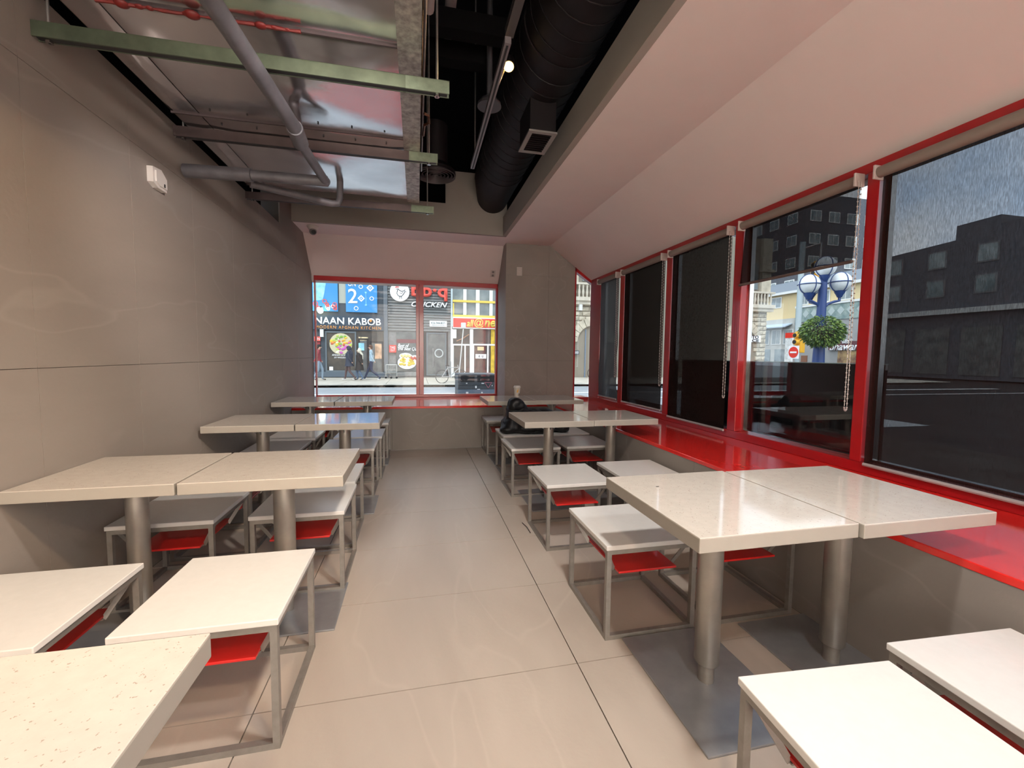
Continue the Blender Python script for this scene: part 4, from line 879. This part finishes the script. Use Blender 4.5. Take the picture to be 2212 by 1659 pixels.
for y, w in ((40.2, 1.5), (36.6, .9), (34.4, 1.1), (32.3, 1.4), (30.2, 1.3)):
    f = MB().box(XS+.94, XS+1, y-w/2, y+w/2, 6.75, 7.95).build('window_frame', m_wframe, E_); MB().box(XS+.92, XS+.94, y-w/2+.1, y-.04, 6.85, 7.85).box(XS+.92, XS+.94, y+.04, y+w/2-.1, 6.85, 7.85).build('pane', m_winglass, f)
Fb = empty('apartment_block', (XS+14, 48, GZ), 'dark slate-coloured apartment block with white windows behind the yellow house', 'building')
AY = 45.7; az = ony(1835, 426, AY).z
MB().box(XS+10, XS+22, AY, 70, GZ, az).build('wall', m_dkbrick, Fb)
nf = int((az-1.5)/2.85)
for fl_ in range(nf):
    z = 1.6+fl_*2.85
    for k in range(4):
        x = XS+11.6+k*2.9; f = MB().box(x-.85, x+.85, AY-.08, AY, z, z+1.35).build('window_frame', m_wframe, Fb); MB().box(x-.75, x-.05, AY-.10, AY-.08, z+.1, z+1.25).box(x+.05, x+.75, AY-.10, AY-.08, z+.1, z+1.25).build('pane', m_winglass, f)
    for k in range(7):
        y = AY+1.8+k*2.9; f = MB().box(XS+9.92, XS+10, y-.75, y+.75, z, z+1.35).build('window_frame', m_wframe, Fb); MB().box(XS+9.9, XS+9.92, y-.65, y-.05, z+.1, z+1.25).box(XS+9.9, XS+9.92, y+.05, y+.65, z+.1, z+1.25).build('pane', m_winglass, f)
Gs = empty('corner_shop', (XS, 39.5, GZ), 'white corner shop with awning and windows between the stone building and the signal pole', 'building')
MB().box(XS, XS+7, 36.7, 46, GZ, 5.4).build('wall', pm('pale_wall', (.50, .50, .46), .8, noise=.15, nscale=1), Gs)
MB().add([(XS, 37, 4.9), (XS, 44, 4.9), (XS-.9, 44, 4.55), (XS-.9, 37, 4.55), (XS, 37, 4.8), (XS, 44, 4.8), (XS-.9, 44, 4.45), (XS-.9, 37, 4.45)], [(0, 1, 2, 3), (4, 7, 6, 5), (0, 4, 5, 1), (1, 5, 6, 2), (2, 6, 7, 3), (3, 7, 4, 0)]).build('awning', pm('awning_blue', (.42, .50, .56), .7), Gs)
for y in (37.4, 38.9, 40.4, 42.2): f = MB().box(XS-.06, XS, y-.6, y+.6, 2.7, 4.3).build('window_frame', m_wframe, Gs); MB().box(XS-.08, XS-.06, y-.5, y-.04, 2.8, 4.2).box(XS-.08, XS-.06, y+.04, y+.5, 2.8, 4.2).build('pane', m_winglass, f)
for y in (38, 40.6, 43): MB().box(XS-.05, XS, y-1, y+1, GZ, 2.2).build('shopfront_glass', m_winglass, Gs)
Lb = empty('brick_terrace', (XS, 8, GZ), 'long dark terrace across the side street, silhouetted behind the large blind', 'building')
prof = [(29.1, 9.6), (23.6, 9.9), (23.6, 10.9), (21.2, 11.0), (21.2, 10.4), (8, 10.6), (-6, 11.6), (-20, 11.6)]
MB().prism([(a, b) for a, b in prof]+[(-20, GZ), (29.1, GZ)], XS, XS+7, 'x').build('wall', m_dkbrick, Lb)
MB().box(XS-.5, XS, -20, 29.1, 4.6, 4.95).build('fascia', pm('pale_fascia', (.5, .5, .48), .7), Lb)
for k in range(16):
    y = 27.5-k*2.9
    for z in (5.9, 8.0): f = MB().box(XS-.06, XS, y-.6, y+.6, z, z+1.3).build('window_frame', pm('dull_frame', (.16, .16, .165), .8), Lb); MB().box(XS-.08, XS-.06, y-.5, y+.5, z+.1, z+1.2).build('pane', m_winglass, f)
    MB().box(XS-.05, XS, y-1.1, y+1.1, .2, 3.6).build('shopfront_glass', m_shopgrey, Lb)
# --- street furniture
def pole_v(px, pyb, D_, r, z0, z1, name, mat, par):
    p = at(px, pyb, D_); return MB().tube([(p.x, p.y, z0), (p.x, p.y, z1)], r, 12).build(name, mat, par, True)
lb = at(1770, 740, 10.4); lx, ly = lb.x, lb.y
SL = empty('street_lamp', (lx, ly, GZ), 'blue street lamp post with four white globes in hoops', 'street lamp')
MB().tube([(lx, ly, GZ), (lx, ly, 1.2), (lx, ly, 2.0), (lx, ly, 3.4)], [.16, .13, .105, .085], 16).build('post', m_bluepole, SL, True)
MB()._lathe([(.22, GZ), (.22, .25), (.14, .4)], (lx, ly, 0), 16).build('post_base', m_bluepole, SL, True)
sdir = Vector((R_.x, R_.y, 0)).normalized(); fdir = Vector((-sdir.y, sdir.x, 0))
for dv_, rr_, zz in ((-sdir, .33, 3.08), (sdir, .42, 3.14), (fdir, .42, 3.12), (fdir*-1, .05, 3.5)):
    cpt = Vector((lx, ly, zz))+dv_*rr_
    if rr_ > .1: MB().tube([Vector((lx, ly, 2.45)), Vector((lx, ly, 2.62))+dv_*rr_*.35, Vector((lx, ly, 2.68))+dv_*rr_*.75, Vector((lx, ly, 2.70))+dv_*rr_, cpt-Vector((0, 0, .30))], .032, 8).build('arm', m_bluepole, SL, True)
    MB()._lathe([(.05, -.36), (.075, -.30), (.11, -.24), (.12, -.19)], tuple(cpt), 14).build('globe_holder', m_bluepole, SL, True)
    gl = MB().ball(cpt, .235, n=14, m=20).build('globe', pm('globe_acrylic', (.80, .84, .85), .12, noise=.1, nscale=6), SL, True)
    hp = MB(); n = 24
    for pl in range(3):
        vs_ = []
        for k in range(n+1):
            t = 2*pi*k/n; v_ = {0: Vector((cos(t), sin(t), 0)), 1: sdir*cos(t)+Vector((0, 0, sin(t)))*.7+Vector((0, 0, -.3)), 2: fdir*cos(t)+Vector((0, 0, sin(t)))*.7+Vector((0, 0, -.3))}[pl]
            vs_.append(cpt+v_.normalized()*.245)
        hp.tube(vs_, .011, 5)
    hp.build('hoops', m_bluepole, gl)
hb = at(1776, 716, 10.15)
HB = empty('flower_basket', (hb.x, hb.y, hb.z-.4), 'round leafy green hanging basket on the blue lamp post', 'plant')
MB().ball((hb.x, hb.y, hb.z-.06), .25, .25, .2).build('basket', pm('basket_dark', (.05, .04, .03), .9), HB, True)
fo = MB(); rg = random.Random(11)
for k in range(2800):
    t = rg.random()*2*pi; s_ = rg.uniform(-.95, 1); r_ = .42*(.75+.3*rg.random()); cz_ = math.sqrt(1-s_*s_)
    c_ = Vector((hb.x+r_*cz_*cos(t), hb.y+r_*cz_*sin(t), hb.z+r_*.80*s_)); o_ = Vector((cz_*cos(t), cz_*sin(t), s_*.4-.25)).normalized(); a_ = o_.cross(Vector((rg.uniform(-1, 1), rg.uniform(-1, 1), rg.uniform(.2, 1)))).normalized()
    l_ = .05+.045*rg.random(); w_ = .013+.009*rg.random(); fo.cur = 0 if rg.random() < .55 else 1
    fo.add([c_, c_+o_*l_*.5+a_*w_, c_+o_*l_+Vector((0, 0, -.02)), c_+o_*l_*.5-a_*w_], [(0, 1, 2), (0, 2, 3)])
f_ = fo.build('foliage', [pm('leaf_light', (.20, .30, .07), .6), pm('leaf_dark', (.065, .13, .045), .6)], HB); f_['kind'] = 'stuff'
TP = empty('signal_pole', (onx(1722, 740, 17).x, onx(1722, 740, 17).y, GZ), 'pale blue-grey signal pole standing left of the lamp post', 'pole')
MB().tube([(WL[TP][0], WL[TP][1], GZ), (WL[TP][0], WL[TP][1], 6.5)], .12, 12).build('pole', pm('pole_galv', (.42, .50, .52), .6), TP, True)
def traffic_light(px, py, X, label, h=.95):
    p = onx(px, py, X); r = empty('traffic_light', (p.x, p.y, p.z), label, 'traffic light', 'yellow traffic lights')
    my = pm('signal_yellow', (.80, .42, .03), .5)
    MB().cbox(p.x-.12, p.x+.12, p.y-.16, p.y+.16, p.z-h/2, p.z+h/2, .02).build('housing', my, r)
    for k in (-1, 0, 1):
        MB().tube([(p.x-.12, p.y, p.z+k*h*.31), (p.x-.30, p.y, p.z+k*h*.31)], .12, 12).build('visor', my, r, True)
        MB().tube([(p.x-.13, p.y, p.z+k*h*.31), (p.x-.32, p.y, p.z+k*h*.31-.0)], .09, 12).build('lens', m_ink, r)
traffic_light(1728, 739, 16.7, 'yellow traffic light on the pale pole, left of the leafy basket')
traffic_light(1768, 590, 17.5, 'yellow traffic light half hidden behind the lamp globes', 1.1)
q = onx(1728, 739, 16.7); MB().bar((WL[TP][0], WL[TP][1], q.z+.3), (q.x, q.y, q.z+.3), .06, .06).bar((WL[TP][0], WL[TP][1], q.z-.3), (q.x, q.y, q.z-.3), .06, .06).build('signal_bracket', m_galvd, TP)
q = onx(1768, 590, 17.5); MB().tube([(WL[TP][0], WL[TP][1], 6.2), (q.x+.06, q.y, 6.4), (q.x+.06, q.y, q.z+.5)], .05, 8).build('mast_arm', m_galvd, TP, True)
NE = empty('no_entry_sign', tuple(onx(1714, 761, 16.0)), 'red round no-entry sign with a white bar', 'sign'); c_ = Vector(WL[NE])
MB().box(c_.x, c_.x+.02, c_.y-.26, c_.y+.26, c_.z-.28, c_.z+.28).build('backing', m_wsign, NE)
MB().tube([(c_.x-.01, c_.y, c_.z), (c_.x, c_.y, c_.z)], .24, 24).build('disc', m_redsign, NE); MB().box(c_.x-.02, c_.x-.01, c_.y-.16, c_.y+.16, c_.z-.035, c_.z+.035).build('white_bar', m_wsign, NE)
MB().tube([(c_.x+.05, c_.y, GZ), (c_.x+.05, c_.y, c_.z+.3)], .035, 8).build('post', m_galvd, NE)
p0 = onx(1703, 720, 22)
TS = empty('transit_sign', (p0.x, p0.y, GZ), 'tall white information pylon with a red top near the crossing', 'sign')
za, zb = onx(1703, 719, 22).z, onx(1703, 730, 22).z; ya, yb = onx(1696, 740, 22).y, onx(1710, 740, 22).y
MB().box(22, 22.15, ya, yb, GZ, zb).build('panel', pm('pylon_white', (.68, .70, .70), .6, noise=.25, nscale=6), TS); MB().box(21.98, 22.17, ya, yb, zb, za).build('red_top', m_redsign, TS)
MB().box(21.97, 22, ya, yb, .6, 1.0).build('red_panel', m_redsign, TS)
# litter bin with two slots outside the end window
bx0, bx1, bY = ony(989, 830, 9).x, ony(1074, 830, 9).x, 9.0
LB = empty('litter_bin', ((bx0+bx1)/2, bY, GZ), 'dark grey street litter bin with two slots and recycling symbols outside the end window', 'litter bin')
zt_ = ony(1030, 808, 9).z; mb_ = pm('bin_grey', (.075, .085, .095), .5)
MB().cbox(bx0, bx1, bY, bY+.7, GZ-.02, zt_, .015).build('body', mb_, LB)
for a, b in ((995, 1025), (1031, 1070)): MB().cbox(ony(a, 815, 9).x, ony(b, 815, 9).x, bY-.012, bY+.01, ony(1010, 825, 9).z, ony(1010, 811, 9).z, .004).build('slot', m_ink, LB)
zl = [ony(1030, p_, 9).z for p_ in (832, 840.5)]
for z in zl: MB().box(bx0, bx1, bY-.006, bY, z-.004, z).build('groove', m_ink, LB)
MB().box(bx0, bx1, bY-.004, bY, zl[1]-.12, zl[1]-.006).build('blue_panel', pm('bin_blue', (.13, .18, .24), .5), LB)
tri = [(ony(a, b, 9).x, ony(a, b, 9).z) for a, b in ((1047, 826), (1062, 826), (1054.5, 838))]
for k in range(3): MB().tube([(tri[k][0], bY-.012, tri[k][1]), (tri[(k+1) % 3][0], bY-.012, tri[(k+1) % 3][1])], .006, 5).build('triangle_mark', pm('pink_mark', (.5, .16, .2), .6), LB)
for a, b, w, h in ((1008, 828, .03, .02), (1043, 828, .06, .02), (1028, 836, .035, .05), (1034, 841, .06, .015), (1009, 849, .05, .05), (1041, 848, .03, .03), (1063, 833, .02, .02)):
    q = ony(a, b, 9); MB().cbox(q.x-w/2, q.x+w/2, bY-.012, bY-.004, q.z-h/2, q.z+h/2, .003).build('white_symbol', m_wsign, LB)
# leaning pole with a little flag box
t_, b_ = ony(1001, 709, 11), ony(989, 838, 11)
PF = empty('leaning_pole', (b_.x, 11, b_.z), 'thin leaning white pole with a small white box on top, behind the litter bin', 'pole')
MB().tube([t_+(b_-t_)*((t_.z-GZ+.02)/(t_.z-b_.z)), t_], .013, 8).build('pole', m_wframe, PF, True); MB().cbox(t_.x-.06, t_.x+.06, 10.96, 11.04, t_.z-.0, t_.z+.14, .01).build('sign_box', m_wframe, PF)
def bicycle(x, y, sc, lab, mat, yaw=0):
    r = empty('bicycle', (x, y, GZ), lab, 'bicycle', 'parked bicycles'); R = .33*sc
    def P3(a, b): return Vector((x+a*sc*cos(yaw), y+a*sc*sin(yaw), GZ+b*sc))
    for a in (-.5, .5):
        MB().tube([P3(a+.33*cos(2*pi*k/20), .33+.33*sin(2*pi*k/20)) for k in range(21)], .018*sc, 6).build('tyre', m_ink, r, True)
        w = MB()
        for k in range(8): w.tube([P3(a, .33), P3(a+.31*cos(pi*k/4), .33+.31*sin(pi*k/4))], .004, 4)
        w.build('spokes', m_chrome, r)
    f = MB()
    for a, b in (((-.5, .33), (-.1, .33)), ((-.1, .33), (-.22, .85)), ((-.5, .33), (-.2, .78)), ((-.2, .78), (.33, .80)), ((-.1, .33), (.36, .72)), ((.5, .33), (.32, .92))): f.tube([P3(*a), P3(*b)], .02*sc, 6)
    f.build('frame', mat, r, True)
    MB().tube([P3(.32, .92), P3(.42, .98), P3(.30, 1.0)], .014*sc, 6).build('handlebar', m_ink, r, True)
    MB().cbox(x-.30*sc, x-.12*sc, y-.06, y+.06, GZ+.86*sc, GZ+.91*sc, .01).build('saddle', m_ink, r)
bicycle(1.62, 20.6, .95, 'pale bicycle lying by the kerb left of the litter bin', pm('bike_grey', (.35, .36, .36), .5), .25)
bicycle(10.95, 24.2, 1.0, 'dark bicycle parked against the stone building, in the narrow window', m_ink, 0)
q = ony(845, 817, 24.6)
CT = empty('metal_cart', (q.x, 24.6, GZ), 'small grey metal cart frame on the pavement beside the take-out window', 'cart')
x0, x1, zt_ = ony(834, 800, 24.6).x, ony(857, 800, 24.6).x, ony(845, 788, 24.6).z; cm = pm('cart_metal', (.42, .43, .42), .5, metal=.3)
m = MB()
for x in (x0, x1):
    for y in (24.4, 24.8): m.tube([(x, y, GZ+.08), (x, y, zt_)], .02, 6)
    m.tube([(x, 24.4, zt_), (x, 24.8, zt_)], .02, 6); m.tube([(x, 24.4, .25), (x, 24.8, .25)], .02, 6)
for y in (24.4, 24.8): m.tube([(x0, y, zt_), (x1, y, zt_)], .022, 6).tube([(x0, y, .25), (x1, y, .25)], .02, 6)
m.build('frame', cm, CT, True)
MB().box(x0+.05, x1-.05, 24.45, 24.75, .12, .42).box(x0+.1, x0+.3, 24.45, 24.7, .42, .6).build('load', pm('cart_load', (.22, .23, .22), .7, noise=.5, nscale=9), CT)
for x in (x0, x1, (x0+x1)/2): MB().tube([(x, 24.38, GZ+.06), (x, 24.42, GZ+.06)], .06, 10).build('wheel', m_ink, CT)
# --- people walking on the far pavement
def walker(px, pyf, H_, s, label, top, leg, hair, shoe, coat=None, hood=None, stride=.22, Y=22.8):
    q = ony(px, pyf, Y); x, y = q.x, Y; r = empty('person', (x, y, GZ), label, 'person'); k = H_/1.72
    V = dict(pel=(0, 0, .95), spi=(.0, 0, 1.15), che=(.02, 0, 1.36), nek=(.03, 0, 1.49), hd1=(.05, 0, 1.57), hd2=(.055, 0, 1.66),
             sL=(.02, .17, 1.41), eL=(-.06, .22, 1.14), hL=(.10, .21, .93), fL=(.14, .21, .87), sR=(.02, -.17, 1.41), eR=(-.02, -.22, 1.13), hR=(-.16, -.21, .93), fR=(-.19, -.21, .87),
             pL=(0, .09, .90), kL=(.16, .09, .52), aL=(stride, .09, .09), tL=(stride+.17, .09, .035), pR=(0, -.09, .90), kR=(.0, -.09, .50), aR=(-stride-.08, -.09, .13), tR=(-stride+.06, -.09, .035))
    E_2 = [('pel', 'spi'), ('spi', 'che'), ('che', 'nek'), ('nek', 'hd1'), ('hd1', 'hd2'), ('che', 'sL'), ('sL', 'eL'), ('eL', 'hL'), ('hL', 'fL'), ('che', 'sR'), ('sR', 'eR'), ('eR', 'hR'), ('hR', 'fR'),
           ('pel', 'pL'), ('pL', 'kL'), ('kL', 'aL'), ('aL', 'tL'), ('pel', 'pR'), ('pR', 'kR'), ('kR', 'aR'), ('aR', 'tR')]
    rad = dict(pel=.13, spi=.125, che=.14, nek=.05, hd1=.078, hd2=.085, sL=.07, eL=.05, hL=.03, fL=.025, sR=.07, eR=.05, hR=.03, fR=.025, pL=.095, kL=.065, aL=.042, tL=.032, pR=.095, kR=.065, aR=.042, tR=.032)
    ks = list(V); me = bpy.data.meshes.new('body'); me.from_pydata([(V[n][0]*s*k, V[n][1]*k, V[n][2]*k) for n in ks], [(ks.index(a), ks.index(b)) for a, b in E_2], [])
    o = bpy.data.objects.new('body', me); COL.objects.link(o); sk = o.modifiers.new('s', 'SKIN'); sk.use_smooth_shade = True
    for i, n in enumerate(ks): me.skin_vertices[0].data[i].radius = (rad[n]*k, rad[n]*k)
    me.skin_vertices[0].data[0].use_root = True
    o.modifiers.new('u', 'SUBSURF').levels = 1
    m2 = bpy.data.meshes.new_from_object(o.evaluated_get(bpy.context.evaluated_depsgraph_get())); o.modifiers.clear(); o.data = m2; m2.name = 'body'
    m2.materials.clear()
    for m_ in (pm('skin', (.50, .30, .21), .6), top, leg, shoe): m2.materials.append(m_)
    for p_ in m2.polygons:
        c_ = p_.center/k; hand = min((c_-Vector((V[n][0]*s, V[n][1], V[n][2]))).length for n in ('fL', 'fR')) < .075
        p_.material_index = 0 if (c_.z > 1.50 or hand) else 1 if (c_.z > .93 or abs(c_.y) > .165) else 3 if c_.z < .085 else 2
        p_.use_smooth = True
    o.parent = r; o.location = (0, 0, 0); WL[o] = WL[r]
    def PP(a, b, c_): return (x+a*s*k, y+b*k, GZ+c_*k)
    MB().ball(PP(.03, 0, 1.665), .095*k, .092*k, .085*k, n=8, m=12).ball(PP(-.0, 0, 1.62), .075*k, .088*k, .10*k, n=8, m=12).build('hair', hair, r, True)
    MB().ball(PP(.145, 0, 1.60), .016*k, .012*k, .022*k, n=5, m=6).build('nose', pm('skin', (.50, .30, .21)), r, True)
    if coat: MB().tube([PP(.01, 0, 1.46), PP(.01, 0, 1.36), PP(0, 0, 1.1), PP(.0, 0, .85), PP(.0, 0, coat[1])], [.07*k, .175*k, .17*k, .19*k, .23*k], 14).build('coat', coat[0], r, True)
    if hood: MB().ball(PP(.0, 0, 1.62), .115*k, .12*k, .14*k, n=8, m=12).tube([PP(-.02, 0, 1.52), PP(-.12, 0, 1.40), PP(-.16, 0, 1.15)], [.09*k, .08*k, .03*k], 8).build('headscarf', hood, r, True)
    return r
jeans = pm('denim', (.10, .15, .24), .8, noise=.2, nscale=12); darkj = pm('dark_denim', (.03, .04, .08), .8)
hairb = pm('brown_hair', (.10, .05, .03), .8); hairk = pm('dark_hair', (.02, .018, .016), .8); shw = pm('white_shoes', (.7, .7, .68), .6); shk = pm('dark_shoes', (.10, .08, .06), .6)
walker(689, 827, 1.78, 1, 'person in a dark red jacket and light jeans walking right at the window edge', pm('red_jacket', (.28, .05, .06), .8), pm('light_denim', (.24, .31, .38), .8), hairk, shk, stride=.14)
walker(755, 820, 1.72, -1, 'person in a hooded dark navy coat and long brown trousers walking beside the scarf wearer', pm('navy_coat', (.03, .04, .065), .8), pm('brown_trousers', (.11, .07, .07), .85), hairk, shw, (pm('navy_coat', (.03, .04, .065)), .72), pm('navy_coat', (.03, .04, .065)), .22)
walker(777, 821, 1.62, -1, 'person in a long black padded coat with a cream headscarf', pm('black_coat', (.025, .022, .022), .8), jeans, hairk, shk, (pm('black_coat', (.025, .022, .022)), .55), pm('cream_scarf', (.72, .68, .54), .8), .10)
walker(803, 821, 1.80, -1, 'brown-haired person in a light blue denim jacket striding left', pm('light_blue_jacket', (.34, .46, .54), .8, noise=.2, nscale=8), darkj, hairb, shw, stride=.34)
# --- dark glossy panel and posters just outside the right windows
GP = empty('glossy_panel', (2.9, 2.7, .5), 'black glossy panel outside the window below the half-raised blind, mirroring tables', 'panel')
MB().box(2.88, 2.90, 2.10, 4.2, GZ, 1.262).build('panel_sheet', pm('black_gloss', (.008, .009, .011), .012, spec=.9), GP)
MB().box(2.875, 2.905, 2.10, 4.2, 1.262, 1.268).build('top_edge', pm('edge_pale', (.30, .42, .40), .3), GP)
PS = empty('poster_strip', (2.89, 4.8, .5), 'white printed strip under the hem of the blind beside the corner one', 'poster')
MB().box(2.87, 2.88, 4.30, 5.18, .45, .72).build('sheet', m_wsign, PS)
MB().prism([(4.72, .60), (4.66, .60), (4.69, .69)], 2.866, 2.87, 'x').build('grey_triangle', m_dkbrick, PS)
text('CHICKEN · BURGERS', 'printed_line', pm('print_grey', (.45, .45, .45), .7), PS, -5.05, -4.75, .625, 2.866, .035, .001, face='x'); MB().box(2.866, 2.87, 5.13, 5.18, .45, .72).box(2.866, 2.87, 5.03, 5.08, .64, .72).build('red_print', m_coral, PS)
tag(MB().box(2.86, 2.88, 5.42, 6.0, GZ, .80).build('dark_board', m_ink, None, False, (2.87, 5.7, GZ)), 'black board outside the corner window, visible under the grey blind', 'panel')
